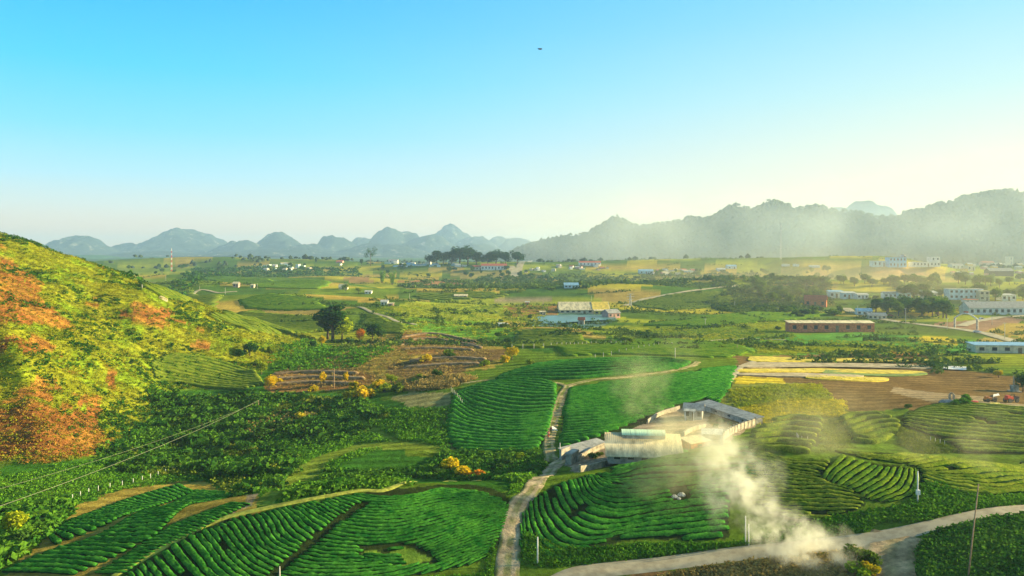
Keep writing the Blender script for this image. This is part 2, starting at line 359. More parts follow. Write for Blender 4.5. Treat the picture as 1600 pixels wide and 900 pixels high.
PAL = np.array([(.17, .24, .02), (.10, .17, .02), (.28, .31, .025), (.42, .36, .03), (.11, .17, .025), (.46, .33, .06), (.08, .16, .02), (.38, .28, .07), (.30, .33, .025)])
def patches(x, y):
    """farmland quilt: one colour per irregular plot"""
    u = x/75+.5*(fbm(x/120, y/120, 31, 2)-.5); v = y/60+.5*(fbm(x/120, y/120, 37, 2)-.5)
    iu = np.floor(u).astype(np.int64); iv = np.floor(v).astype(np.int64); best = np.full(u.shape, 9.); pick = np.zeros(u.shape)
    for a in (-1, 0, 1):
        for b in (-1, 0, 1):
            cu = iu+a; cv = iv+b; d = (cu+_h(cu, cv, 5)-u)**2+(cv+_h(cu, cv, 6)-v)**2
            m = d < best; best = np.where(m, d, best); pick = np.where(m, _h(cu, cv, 7), pick)
    return PAL[np.minimum((pick*len(PAL)).astype(int), len(PAL)-1)]
WZ = []
def zone_world():
    allp = np.array([p for _, _, q in ZONES for p in q], float); w = cast(allp); k = 0
    for c, s, q in ZONES:
        WZ.append((c, s, w[k:k+len(q), :2])); k += len(q)
zone_world()
def hillmask(x, y):
    m = (x < -60) & (y < 620); b = np.full(x.shape, -99.)
    if m.any(): b[m] = np.maximum(cones(x[m], y[m], SP1), cones(x[m], y[m], SP2))
    return b
ORZ = [[(-60, 380), (25, 405), (75, 470), (60, 520), (10, 540), (-60, 560)], [(-60, 640), (60, 615), (110, 620), (155, 660), (160, 700), (60, 735), (-60, 740)], [(40, 560), (80, 580), (60, 610), (0, 600)],
       [(180, 470), (240, 485), (340, 525), (300, 530), (200, 500)], [(150, 560), (190, 590), (170, 610), (130, 590)]]
ORW = [cast(q)[:, :2] for q in ORZ]
def tint(x, y, z):
    D = np.hypot(x, y); n = x.size; c = np.zeros((n, 3))
    wob = (fbm(x/18, y/18, 41, 3)-.5)
    near = np.array(GRASS)*.75+np.array(LUSH)*.25
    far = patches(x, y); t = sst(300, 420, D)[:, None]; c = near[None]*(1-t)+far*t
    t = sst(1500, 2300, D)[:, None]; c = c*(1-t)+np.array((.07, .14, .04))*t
    m0 = D < 3000
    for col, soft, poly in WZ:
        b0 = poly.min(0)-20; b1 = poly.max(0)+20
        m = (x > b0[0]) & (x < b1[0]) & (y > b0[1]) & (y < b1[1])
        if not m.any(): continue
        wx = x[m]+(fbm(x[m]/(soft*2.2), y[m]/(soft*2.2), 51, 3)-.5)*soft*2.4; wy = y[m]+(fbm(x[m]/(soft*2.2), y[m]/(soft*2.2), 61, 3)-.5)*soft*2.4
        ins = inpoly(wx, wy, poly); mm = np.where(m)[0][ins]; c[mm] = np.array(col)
    # quarry face
    cm = cut_mask(x, y)*sst(1200, 1212, y)*(1-sst(1236, 1246, y)); c = c*(1-cm[:, None])+np.array((.52, .27, .12))*cm[:, None]
    # the left hill: yellow green scrub with rusty bracken patches
    b = hillmask(x, y); hm = sst(-2.5, .5, b+wob*5)
    if (hm > 0).any():
        o = np.zeros(n)
        for q in ORW:
            mm = hm > 0; k = np.where(mm)[0]
            o[k] = np.maximum(o[k], inpoly(x[k]+(fbm(x[k]/12, y[k]/12, 77, 4)-.5)*34, y[k]+(fbm(x[k]/12, y[k]/12, 78, 4)-.5)*34, q))
        f = sst(.42, .62, fbm(x/9, y/9, 71, 4))[:, None]
        hc = np.array(YG)*(1-f)+np.array((.20, .30, .015))*f
        rust = np.array(OR)*(1-f)+np.array((.30, .12, .03))*f
        o = np.maximum(o, sst(.76, .82, fbm(x/22, y/22, 79, 4)))[:, None]
        hc = hc*(1-o)+rust*o; c = c*(1-hm[:, None])+hc*hm[:, None]
    # mottling in the growth itself
    mot = .72+.56*fbm(x/(2.0+D*.006), y/(2.0+D*.006), 91, 4)
    return c*mot[:, None]
GM = groundmat('ground_cover')
def add_tint(me, v, fn=tint):
    a = me.color_attributes.new('tint', 'FLOAT_COLOR', 'POINT'); c = np.ones((len(v), 4), np.float32); c[:, :3] = fn(v[:, 0], v[:, 1], v[:, 2]); a.data.foreach_set('color', c.ravel())
def grid_faces(nr, nc):
    i = np.arange((nr-1)*(nc-1)); r = i//(nc-1); q = i % (nc-1); a = r*nc+q
    return np.stack([a, a+1, a+nc+1, a+nc], 1)
_inv = np.linspace(1/34., 1/2100., 800); _r = np.concatenate([1/_inv, np.geomspace(2150, 11500, 70)])
_a = np.concatenate([-np.radians(np.linspace(78, 38, 50, endpoint=False)), np.radians(np.arange(-38, 38.01, .078)), np.radians(np.linspace(38.8, 78, 50))])
RR, AA = np.meshgrid(_r, _a, indexing='ij'); gx = (RR*np.sin(AA)).ravel(); gy = (RR*np.cos(AA)).ravel(); gz = H(gx, gy)
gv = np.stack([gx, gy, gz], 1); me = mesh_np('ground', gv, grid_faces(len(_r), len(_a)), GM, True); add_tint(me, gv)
tag(link('ground', me), kind='structure')
del RR, AA, gx, gy, gz, gv

# ------------------------------------------------------------------ karst mountains on the horizon
def forest_mountain_mat():
    m, t, o = nt('karst_forest'); l = t.links.new; geo = N(t, 'ShaderNodeNewGeometry')
    n1 = N(t, 'ShaderNodeTexNoise', Scale=.012, Detail=9.0, Roughness=.68); l(geo.outputs['Position'], n1.inputs['Vector'])
    cr = N(t, 'ShaderNodeValToRGB'); e = cr.color_ramp.elements; e[0].position = .36; e[0].color = (.022, .040, .040, 1); e[1].position = .58; e[1].color = (.05, .075, .058, 1)
    k = cr.color_ramp.elements.new(.68); k.color = (.34, .33, .27, 1)
    l(n1.outputs['Fac'], cr.inputs[0])
    n2 = N(t, 'ShaderNodeTexNoise', Scale=.06, Detail=6.0, Roughness=.75); l(geo.outputs['Position'], n2.inputs['Vector'])
    bp = N(t, 'ShaderNodeBump', Strength=1.0, Distance=14.0); l(n2.outputs['Fac'], bp.inputs['Height'])
    d = N(t, 'ShaderNodeBsdfDiffuse'); l(cr.outputs[0], d.inputs[0]); l(bp.outputs[0], d.inputs['Normal']); l(d.outputs[0], o.inputs['Surface']); return m
KM = forest_mountain_mat()
# px, top row, half width px, distance, shape
PK = [(128, 368, 52, 6400, 2.0), (60, 384, 50, 7000, 1.6), (205, 380, 34, 6700, 2.0), (290, 358, 60, 6900, 1.5), (345, 377, 30, 6300, 1.6), (378, 378, 36, 6000, 1.8), (430, 361, 44, 6200, 1.5), (470, 380, 50, 5900, 1.6),
      (522, 369, 38, 6100, 1.8), (570, 370, 30, 7200, 2.2), (612, 354, 34, 6600, 2.6), (640, 361, 34, 6700, 3.0), (670, 368, 44, 6400, 1.8), (703, 356, 58, 7600, 1.8), (750, 372, 44, 7200, 1.8), (775, 371, 40, 7900, 2.0), (815, 374, 34, 7600, 2.0),
      (870, 374, 50, 7800, 1.8), (-60, 372, 70, 7000, 1.8), (-180, 366, 80, 6800, 1.6), (600, 380, 80, 5700, 1.6), (250, 392, 90, 5700, 1.5), (740, 380, 70, 6000, 1.5), (450, 388, 120, 5600, 1.5)]
def kz(x, y):
    z = np.full(x.shape, 18.0)
    wx = x+(fbm(x/420, y/420, 101, 4)-.5)*300; wy = y+(fbm(x/420, y/420, 111, 4)-.5)*300
    for px, py, hw, D, k in PK:
        X = (px-800)/FPX*D; top = CAMH+(HOR-py)/FPX*D; w = hw*D/FPX*1.15
        r = np.sqrt((wx-X)**2+((wy-D)*.8)**2)/w
        z = np.maximum(z, 18+(top-18)*(1/(1+(r*1.25)**(k*1.5)))*np.where(r < 3, 1, 0))
    return z+(z-18)*.42*(fbm(x/150, y/150, 121, 5)-.5)+(fbm(x/45, y/45, 131, 3)-.5)*34*np.clip((z-30)/60, 0, 1)-6
xs = np.arange(-6600, 1300, 13.); ys = np.arange(4900, 8900, 17.); X_, Y_ = np.meshgrid(xs, ys); v = np.stack([X_.ravel(), Y_.ravel(), kz(X_.ravel(), Y_.ravel())], 1)
tag(link('karst_mountains', mesh_np('karst_mountains', v, grid_faces(len(ys), len(xs)), KM, True)), kind='structure')
# one peak seen through the saddle of the near range
xs = np.arange(1900, 3500, 13.); ys = np.arange(5200, 6600, 17.); X_, Y_ = np.meshgrid(xs, ys); x_, y_ = X_.ravel(), Y_.ravel()
z = np.full(x_.shape, 5.)
for px, py, hw, D in ((1348, 314, 46, 5800), (1375, 322, 40, 5900), (1310, 325, 40, 5900)):
    X = (px-800)/FPX*D; top = CAMH+(HOR-py)/FPX*D; r = np.hypot(x_-X, (y_-D)*.8)/(hw*D/FPX)
    z = np.maximum(z, top/(1+r**3))
z += (fbm(x_/90, y_/90, 5, 5)-.5)*60*np.clip(z/300, 0, 1)
tag(link('distant_peak', mesh_np('distant_peak', np.stack([x_, y_, z], 1), grid_faces(len(ys), len(xs)), KM, True)), kind='structure')
# green foothills in front of the karst, left
xs = np.arange(-3300, -700, 12.); ys = np.arange(3000, 4700, 16.); X_, Y_ = np.meshgrid(xs, ys); x_, y_ = X_.ravel(), Y_.ravel(); z = np.full(x_.shape, 8.0)
for px, py, hw, D in ((200, 404, 60, 3500), (250, 402, 70, 3900), (330, 404, 60, 3600), (400, 406, 70, 3800), (130, 398, 60, 4300), (150, 406, 60, 3300)):
    X = (px-800)/FPX*D; top = CAMH+(HOR-py)/FPX*D; r = np.hypot(x_-X, (y_-D)*.8)/(hw*D/FPX); z = np.maximum(z, 8+(top-8)/(1+r**3.2))
z += (fbm(x_/120, y_/120, 15, 4)-.5)*14
me = mesh_np('foothills', np.stack([x_, y_, z], 1), grid_faces(len(ys), len(xs)), GM, True)
add_tint(me, np.stack([x_, y_, z], 1), lambda a, b, c: np.array((.05, .13, .05))[None]*(1+1.8*sst(.55, .7, fbm(a/160, b/160, 9, 3)))[:, None]); tag(link('foothills', me), kind='structure')
# the long wooded range on the right
RG = [(796, 392, 3500), (822, 377, 3400), (870, 368, 3250), (928, 360, 3100), (948, 340, 3000), (965, 334, 2950), (985, 345, 2900), (1030, 344, 2800), (1060, 340, 2750), (1085, 333, 2700), (1112, 337, 2650), (1150, 318, 2550), (1180, 320, 2500), (1205, 307, 2450), (1235, 318, 2400),
      (1280, 318, 2400), (1320, 326, 2350), (1360, 338, 2300), (1390, 336, 2250), (1420, 326, 2200), (1470, 314, 2150), (1510, 295, 2100), (1560, 293, 2100), (1600, 298, 2050), (1700, 280, 2000), (1850, 290, 1950)]
RP = [((a-800)/FPX*D, D, CAMH+(HOR-b)/FPX*D-7) for a, b, D in RG]
SPR = spine([(x, y, z, .72) for x, y, z in RP], 8)
SUB = []
for px, py, D, L_, az in ((965, 334, 2950, 500, -10), (1205, 307, 2450, 520, -20), (1112, 337, 2650, 420, -5), (1320, 326, 2350, 420, -15), (1510, 295, 2100, 480, -20), (1650, 290, 2030, 500, -30), (880, 368, 3250, 420, 0), (1420, 326, 2200, 380, 0)):
    X = (px-800)/FPX*D; Z = CAMH+(HOR-py)/FPX*D-20
    SUB.append(spine([(X, D, Z, .7), (X-L_*math.sin(math.radians(az))*.9, D-L_, 26, .5)], 14))
def rz(x, y):
    wx = x+(fbm(x/260, y/260, 141, 4)-.5)*130; wy = y+(fbm(x/260, y/260, 151, 4)-.5)*130
    z = cones(x, wy, SPR)
    for s in SUB: z = np.maximum(z, cones(wx, wy, s))
    z = np.logaddexp(0, (z-14)/9)*9+14
    return z+(fbm(x/90, y/90, 161, 4)-.5)*34*np.clip((z-30)/90, 0, 1)-4
xs = np.arange(-250, 3000, 8.); ys = np.arange(1500, 3950, 10.); X_, Y_ = np.meshgrid(xs, ys); v = np.stack([X_.ravel(), Y_.ravel(), rz(X_.ravel(), Y_.ravel())], 1)
RM, t, o_ = nt('wooded_slope'); geo = N(t, 'ShaderNodeNewGeometry'); n1 = N(t, 'ShaderNodeTexNoise', Scale=.03, Detail=8.0, Roughness=.7); t.links.new(geo.outputs['Position'], n1.inputs['Vector'])
cr = N(t, 'ShaderNodeValToRGB'); e = cr.color_ramp.elements; e[0].position = .35; e[0].color = (.03, .05, .035, 1); e[1].position = .65; e[1].color = (.07, .10, .05, 1); t.links.new(n1.outputs['Fac'], cr.inputs[0])
d = N(t, 'ShaderNodeBsdfDiffuse'); t.links.new(cr.outputs[0], d.inputs[0]); t.links.new(d.outputs[0], o_.inputs['Surface'])
tag(link('wooded_hills', mesh_np('wooded_hills', v, grid_faces(len(ys), len(xs)), RM, True)), kind='structure')

# ------------------------------------------------------------------ leaf builders (numpy)
def leaf_quads(c, size, up=.35, r=None):
    """one bent leaf-clump quad at each centre"""
    r = r or rng; n = len(c); a = r.normal(size=(n, 3)); a[:, 2] *= .6; a /= np.linalg.norm(a, axis=1)[:, None]
    b = r.normal(size=(n, 3)); b -= (b*a).sum(1)[:, None]*a; b /= np.linalg.norm(b, axis=1)[:, None]
    s = (size*(.6+.8*r.random(n)))[:, None] if np.isscalar(size) else (size*(.6+.8*r.random(n)))[:, None]
    v = np.stack([c-a*s, c-b*s*.6, c+a*s, c+b*s*.6], 1).reshape(-1, 3)
    return v, np.arange(4*n).reshape(-1, 4)
def lump_cloud(n, rx, ry, rz_, zc, lobes, r, hollow=.55):
    """points near the surfaces of many lobes that fill an uneven crown"""
    lc = r.normal(size=(lobes, 3)); lc /= np.linalg.norm(lc, axis=1)[:, None]; lc *= (.35+.6*r.random(lobes))[:, None]; lc *= np.array([rx, ry, rz_])*.78; lc[:, 2] += zc
    lr = (.26+.26*r.random(lobes))*min(rx, rz_*1.2)
    k = r.integers(0, lobes, n); d = r.normal(size=(n, 3)); d /= np.linalg.norm(d, axis=1)[:, None]
    return lc[k]+d*(lr[k]*(hollow+(1-hollow)*r.random(n)**.5))[:, None]
LM_TREE = leafmat('tree_leaves', (.035, .10, .018), (.08, .17, .025), .25, .3, True)
BARK = mat('bark', (.16, .11, .07), .9, .4, 3.0)
def tree_proto(kind, seed):
    r = np.random.default_rng(seed); tr = MB()
    if kind == 'round':
        h = 8.; tr.tube([(0, 0, -.4), (.1, .05, 1.4), (.0, .1, 3.0), (.2, 0, 5.2)], [.28, .2, .16, .06])
        for k in range(5):
            w = k*1.3+r.random(); tr.tube([(0, .1, 1.8+.4*k), (1.1*math.cos(w), 1.1*math.sin(w), 3.2+.45*k), (1.9*math.cos(w), 1.9*math.sin(w), 4.2+.4*k)], [.1, .07, .03], 5)
        c = lump_cloud(1500, 3.3, 3.3, 2.9, 4.9, 16, r); s = .34
    elif kind == 'tall':
        h = 13.; tr.tube([(0, 0, -.4), (.2, 0, 3), (.1, .1, 7), (.2, 0, 11)], [.32, .24, .16, .05])
        for k in range(7):
            w = k*2.1+r.random(); z0 = 3.5+k; tr.tube([(.1, 0, z0), (1.2*math.cos(w), 1.2*math.sin(w), z0+1.1), (1.8*math.cos(w), 1.8*math.sin(w), z0+1.6)], [.09, .06, .03], 5)
        c = lump_cloud(1900, 2.9, 2.9, 5.4, 7.8, 22, r); s = .36
    elif kind == 'bamboo':
        h = 12.; cc = []
        for k in range(14):
            w = r.random()*6.28; b = r.random()*.8; rr = 1.2+2.4*r.random(); hh = 7+5*r.random()
            p = [(b*math.cos(w), b*math.sin(w), -.3), ((b+.25*rr)*math.cos(w), (b+.25*rr)*math.sin(w), hh*.55), ((b+.6*rr)*math.cos(w), (b+.6*rr)*math.sin(w), hh*.85), ((b+rr)*math.cos(w), (b+rr)*math.sin(w), hh)]
            tr.tube(p, [.07, .06, .05, .02], 5); q = smooth_line(p, 60)[14:]; q = np.repeat(q, 3, 0); cc.append(q+r.normal(size=q.shape)*.42)
        c = np.vstack(cc); s = .34
    elif kind == 'bush':
        h = 2.6; tr.tube([(0, 0, -.3), (.05, 0, .6), (0, .1, 1.2)], [.12, .09, .04])
        for k in range(4):
            w = k*1.6+r.random(); tr.tube([(0, 0, .3), (.7*math.cos(w), .7*math.sin(w), 1.1)], [.06, .03], 5)
        c = lump_cloud(620, 1.7, 1.7, 1.15, 1.25, 11, r); c = c[c[:, 2] > .05]; s = .24
    elif kind == 'bare':
        h = 11.; tr.tube([(0, 0, -.4), (.2, 0, 3), (-.1, .1, 6.5), (.3, 0, 9)], [.3, .22, .15, .05]); cc = []
        for k in range(8):
            w = k*2.3; z0 = 4.5+.6*k; e = (2.8*math.cos(w), 2.8*math.sin(w), z0+1.4); tr.tube([(0, 0, z0), (1.4*math.cos(w), 1.4*math.sin(w), z0+.9), e], [.1, .06, .03], 5)
            cc.append(np.array(e)+r.normal(size=(70, 3))*.75)
        c = np.vstack(cc); s = .3
    v, f = leaf_quads(c, s, r=r)
    root = bpy.data.objects.new('tree' if kind != 'bush' else 'bush', None); COL.objects.link(root)
    link('trunk', tr.data('trunk', BARK, True), root); link('crown', mesh_np('crown', v, f, LM_TREE), root); return root, h
PROTO = {k: [tree_proto(k, s) for s in ss] for k, ss in {'round': (1, 2, 3, 4), 'tall': (5, 6), 'bamboo': (7, 8), 'bush': (9, 10, 11), 'bare': (12,)}.items()}
_used = set()
def plant(kind, p, h, label, group=None, color=(1, 1, 1, 1), name=None, cat=None, wide=1.0):
    i = int(rng.integers(len(PROTO[kind]))); src, hh = PROTO[kind][i]; s = h/hh
    sc = (s*wide*rng.uniform(.9, 1.15), s*wide*rng.uniform(.9, 1.15), s); rzv = rng.random()*6.28
    cat = cat or ('bush' if kind == 'bush' else 'tree')
    o = dup(src, (p[0], p[1], p[2]-.15), rzv, label, group, cat, color, sc)
    o.name = name or {'round': 'broadleaf_tree', 'tall': 'tall_tree', 'bamboo': 'bamboo_clump', 'bush': 'bush', 'bare': 'sparse_tree'}[kind]
    return o
def drop_protos():
    for k in PROTO:
        for o, _ in PROTO[k]:
            for c in list(o.children): bpy.data.objects.remove(c)
            bpy.data.objects.remove(o)
# ------------------------------------------------------------------ roads and tracks
RLINES = []
def ribbon(name, px, width, m, lift=.06, nx=6, edge=.25, step=1.2, earth=(.50, .39, .25), weeds=1.0):
    if m is None: nx = 11; step = .9
    w = cast(px)[:, :2]; c = smooth_line(w, step=step); d = np.gradient(c, axis=0); d /= np.linalg.norm(d, axis=1)[:, None]+1e-9; nrm = np.stack([-d[:, 1], d[:, 0]], 1)
    RLINES.append((c, width/2+.35)); s = np.linspace(-.5, .5, nx); wj = width*(1+edge*(fbm(c[:, 0]/4, c[:, 1]/4, 5, 3)-.5))
    P = c[:, None, :]+nrm[:, None, :]*(s[None, :, None]*wj[:, None, None]); z = H(P[..., 0], P[..., 1]); D = np.hypot(P[..., 0], P[..., 1])
    z = z+lift+D*.0007; z[:, 0] -= .12; z[:, -1] -= .12
    v = np.concatenate([P, z[..., None]], 2).reshape(-1, 3)
    if m is None: # earth track: two worn wheel lines, weeds creeping in from the sides and the middle
        me_ = mesh_np(name, v, grid_faces(len(c), nx)[:, ::-1], GM, True); ss = np.tile(np.abs(s), len(c)); g = fbm(v[:, 0]/1.6, v[:, 1]/1.6, 23, 4)
        wgt = np.clip(np.where(ss < .12, .65, np.where(ss > .38, .8, .08))*sst(.38, .58, g)*1.4*weeds, 0, 1)[:, None]; base = np.array(earth)[None]*(.8+.4*fbm(v[:, 0]/.9, v[:, 1]/.9, 27, 3))[:, None]
        add_tint(me_, v, lambda a, b_, c_: base*(1-wgt)+np.array((.13, .19, .03))*wgt); return tag(link(name, me_), kind='structure')
    return tag(link(name, mesh_np(name, v, grid_faces(len(c), nx)[:, ::-1], m, True)), kind='structure')
M_DIRT = mat('packed_dirt', (.52, .38, .22), .95, .35, .8, bump=.4, col2=(.32, .22, .11))
M_CONC = mat('road_concrete', (.40, .34, .23), .9, .25, .5, bump=.2, col2=(.29, .24, .16))
M_PATH = mat('grassy_track', (.34, .30, .16), .95, .4, .9, bump=.3, col2=(.14, .19, .05))
M_PALE = mat('pale_track', (.42, .36, .22), .95, .25, .2)
ribbon('dirt_road', [(790, 925), (793, 885), (797, 850), (800, 820), (812, 785), (835, 758), (858, 738), (872, 724), (884, 716)], 3.3, None, weeds=.7)
ribbon('dirt_track', [(862, 722), (858, 700), (859, 680), (868, 650), (877, 620), (888, 604)], 3.0, None, earth=(.42, .34, .18))
ribbon('dirt_track', [(886, 604), (905, 599), (930, 594), (1000, 587), (1050, 580), (1082, 572), (1090, 566)], 2.6, None, earth=(.44, .36, .18))
ribbon('dirt_track', [(886, 604), (870, 599), (840, 596), (770, 594), (720, 600)], 1.8, None, earth=(.40, .34, .16))
ribbon('dirt_track', [(1138, 598), (1150, 582), (1165, 570), (1190, 560)], 2.2, M_PALE)
ribbon('concrete_road', [(860, 915), (900, 897), (960, 889), (1060, 878), (1150, 866), (1250, 856), (1340, 845), (1400, 835), (1470, 819), (1540, 803), (1592, 796), (1660, 793)], 3.1, M_CONC, edge=.05)
ribbon('dirt_road', [(1402, 836), (1390, 858), (1388, 880), (1392, 930)], 6.5, None, lift=.03, weeds=.3, earth=(.54, .38, .22))
ribbon('village_road', [(1322, 482), (1335, 489), (1375, 498), (1420, 505), (1470, 511), (1520, 518), (1560, 527), (1600, 537), (1680, 552)], 7.5, M_PALE, edge=.05)
ribbon('village_road', [(1500, 510), (1540, 500), (1600, 494), (1700, 488)], 7, M_PALE, edge=.1)
ribbon('grass_path', [(176, 902), (215, 878), (250, 858), (300, 831), (352, 809), (411, 795), (480, 781), (560, 767), (620, 759), (700, 752), (750, 752)], 1.3, mat('crest_path', (.36, .38, .05), .95, .35, 1.0, bump=.3))
ribbon('far_road', [(798, 417), (815, 411), (838, 405), (862, 404)], 12, M_PALE)
ribbon('field_path', [(975, 478), (1005, 468), (1060, 458), (1120, 450), (1150, 446)], 4.5, M_PALE)
ribbon('field_path', [(255, 470), (300, 463), (345, 458), (370, 456)], 3.5, M_PALE)
ribbon('field_path', [(430, 484), (480, 482), (510, 484)], 3, M_PALE)
ribbon('field_path', [(650, 508), (610, 498), (580, 488), (560, 480)], 3, M_PALE)
ribbon('field_path', [(1055, 546), (1085, 546), (1105, 534), (1160, 530), (1230, 532)], 1.6, M_PALE)

# ------------------------------------------------------------------ tea hedges
LM_TEA = leafmat('tea_leaves', (.014, .125, .014), (.075, .27, .028), .5, .15)
LM_TEAO = leafmat('tea_leaves_olive', (.075, .15, .012), (.23, .28, .03), .4, .2)  # olive shift puts warm glare and sunlight into the leaf colour
STEM_SHADE = leafmat('tea_stem_shade', (.004, .030, .006), (.012, .055, .010), .8, .05)  # woody flanks, darkened so the shaded gaps between rows are painted in
LM_TEAY = leafmat('tea_leaves_sunlit', (.08, .20, .02), (.20, .30, .02), .3, .2)  # yellower copy of the tea leaf with low sunlight painted in
NHEDGE = 0
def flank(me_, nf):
    """the woody, sparsely leaved sides of a clipped hedge get their own material, with gap shade painted in"""
    me_.materials.append(STEM_SHADE); k = np.arange(nf) % 7; mi = np.where((k == 0) | (k == 6), 1, 0).astype(np.int32); mi[-6:] = 1; me_.polygons.foreach_set('material_index', mi)
def hedge_mesh(c, w, hgt, step, name='tea_hedge', m=None):
    prof = np.array([(-.46, -.1), (-.5, .55), (-.44, .93), (-.2, 1.0), (.2, 1.0), (.44, .93), (.5, .55), (.46, -.1)])
    d = np.gradient(c, axis=0); d /= np.linalg.norm(d, axis=1)[:, None]+1e-9; nrm = np.stack([-d[:, 1], d[:, 0]], 1); n = len(c)
    e = np.minimum(np.arange(n), np.arange(n)[::-1])*step; tap = np.clip(.35+e/1.1, 0, 1)**.5
    wv = w*tap*(1+.12*(fbm(c[:, 0]/1.6, c[:, 1]/1.6, 201, 2)-.5)); hv = hgt*tap*(1+.20*(fbm(c[:, 0]/1.3, c[:, 1]/1.3, 211, 3)-.5))
    P = c[:, None]+nrm[:, None]*(prof[None, :, :1]*wv[:, None, None]); z0 = H(c[:, 0], c[:, 1])
    side = H(P[:, 0, 0], P[:, 0, 1]); side2 = H(P[:, -1, 0], P[:, -1, 1]); t = (prof[:, 0]+.5)[None]
    z = side[:, None]*(1-t)+side2[:, None]*t+prof[None, :, 1]*hv[:, None]
    J = rng.normal(size=P.shape[:2]+(3,))*np.array([.05, .05, .06]); J[:, 0] = 0; J[:, -1] = 0
    v = (np.concatenate([P, z[..., None]], 2)+J); v = v.reshape(-1, 3); f = grid_faces(n, 8)[:, ::-1]
    caps = np.array([[0, 1, 2, 3], [0, 3, 4, 7], [4, 5, 6, 7]]); k = (n-1)*8
    f = np.vstack([f, caps, (caps+k)[:, ::-1]])
    return v, f
def hedge_field(guides, n, label, group, clip=None, holes=(), gap=None, stuff=False, cross=False, m=None, fill=.72, hmax=1.15, step=.55, brk=0.0, seed=0):
    """rows laid between guide lines (thrown onto the ground, then interpolated in metres)"""
    global NHEDGE
    r = np.random.default_rng(seed+50); W = [smooth_line(cast(g)[:, :2], 40) for g in guides]
    if cross: # guides are the two edges, rows run from one to the other
        A, B = (smooth_line(cast(g)[:, :2], n) for g in guides); rows = np.stack([A*(1-t)+B*t for t in np.linspace(0, 1, 24)], 1)
    else:
        W = np.array(W); k = np.arange(len(W)); L_ = np.array([0]+list(np.cumsum([np.linalg.norm(W[i+1][10:30]-W[i][10:30], axis=1).mean() for i in range(len(W)-1)])))
        u = np.linspace(0, L_[-1], n); kk = np.interp(u, L_, k)
        q = np.concatenate([2*W[:1]-W[1:2], W, 2*W[-1:]-W[-2:-1]]); rows = []
        for t in kk:
            i = min(int(t), len(W)-2); f = t-i; a, b, c, d = q[i], q[i+1], q[i+2], q[i+3]
            rows.append(.5*((2*b)+(-a+c)*f+(2*a-5*b+4*c-d)*f*f+(-a+3*b-3*c+d)*f**3))
        rows = np.array(rows)
    cw = cast(clip)[:, :2] if clip is not None else None; hw = [cast(h)[:, :2] for h in holes]; gw = [smooth_line(cast(g)[:, :2], step=.6) for g in (gap or [])]
    V = []; F = []; off = 0
    for i, row in enumerate(rows):
        j = i+1 if i+1 < len(rows) else i-1; dv = rows[j]-row; tg = np.gradient(row, axis=0); tg /= np.linalg.norm(tg, axis=1)[:, None]+1e-9
        sp = np.abs(dv[:, 0]*-tg[:, 1]+dv[:, 1]*tg[:, 0]); 
        c = smooth_line(row, step=step); spc = np.interp(np.linspace(0, 1, len(c)), np.linspace(0, 1, len(sp)), sp)
        c = c+np.stack([fbm(c[:, 0]/7, c[:, 1]/7, 300, 2)-.5, fbm(c[:, 0]/7, c[:, 1]/7, 310, 2)-.5], 1)*.7
        ok = spc > .3
        if cw is not None: ok &= inpoly(c[:, 0]+(r.random()-.5)*1.0, c[:, 1], cw)
        for h in hw: ok &= ~inpoly(c[:, 0], c[:, 1], h)
        for g in gw:
            dd = np.sqrt(((c[:, None]-g[None])**2).sum(2)).min(1); ok &= dd > .38
        if brk:
            for b in range(r.poisson(brk*len(c)*step/40)):
                a = int(r.integers(len(c))); ok[a:a+3] = False
        idx = np.where(ok)[0]
        if not len(idx): continue
        for run in np.split(idx, np.where(np.diff(idx) > 1)[0]+1):
            if len(run)*step < 2.5: continue
            cc = c[run]; w = np.clip(spc[run]*fill, .3, 1.75); hg = np.clip(w*.52, .3, hmax)
            v, f = hedge_mesh(cc, w, hg, step)
            if stuff: V.append(v); F.append(f+off); off += len(v); continue
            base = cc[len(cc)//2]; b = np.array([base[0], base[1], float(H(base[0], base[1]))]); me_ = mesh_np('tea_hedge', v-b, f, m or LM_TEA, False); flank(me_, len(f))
            tag(link('tea_hedge', me_, loc=b), label, 'hedge', group); NHEDGE += 1
    if stuff and V:
        tag(link('tea_rows', mesh_np('tea_rows', np.vstack(V), np.vstack(F), m or LM_TEA)), label, 'tea rows', group, 'stuff')
# front mound left of the dirt road
hedge_field([[(540, 772), (600, 778), (650, 775), (700, 766), (790, 777)], [(505, 779), (550, 795), (600, 799), (650, 793), (710, 782), (796, 782)], [(455, 788), (500, 815), (545, 830), (610, 833), (680, 816), (796, 792)],
  [(410, 799), (440, 837), (485, 858), (560, 864), (660, 852), (792, 808)], [(352, 814), (392, 862), (440, 888), (510, 896), (620, 886), (782, 836)], [(300, 836), (345, 890), (400, 920), (500, 930), (630, 915), (768, 862)], [(232, 872), (270, 915), (340, 950), (480, 960), (640, 942), (750, 884)], [(180, 900), (220, 950), (330, 990), (480, 1000), (650, 970), (740, 900)]],
  40, 'long clipped tea hedge curving over the big front mound left of the dirt road', 'tea hedges on the front mound', clip=CR_A, holes=[q6([(455, 795), (660, 793), (735, 845), (590, 858), (430, 820)])], gap=[q6([(450, 600), (330, 680), (230, 760), (90, 880), (40, 930)]), q6([(455, 780), (600, 775), (680, 800), (745, 850)])], brk=.3, seed=1)
hedge_field([q6([(440, 812), (520, 818), (600, 815)]), q6([(430, 832), (520, 842), (620, 845)])], 3, 'short tea hedge in the grassy hollow low on the front mound', 'tea hedges in the hollow', brk=.4)
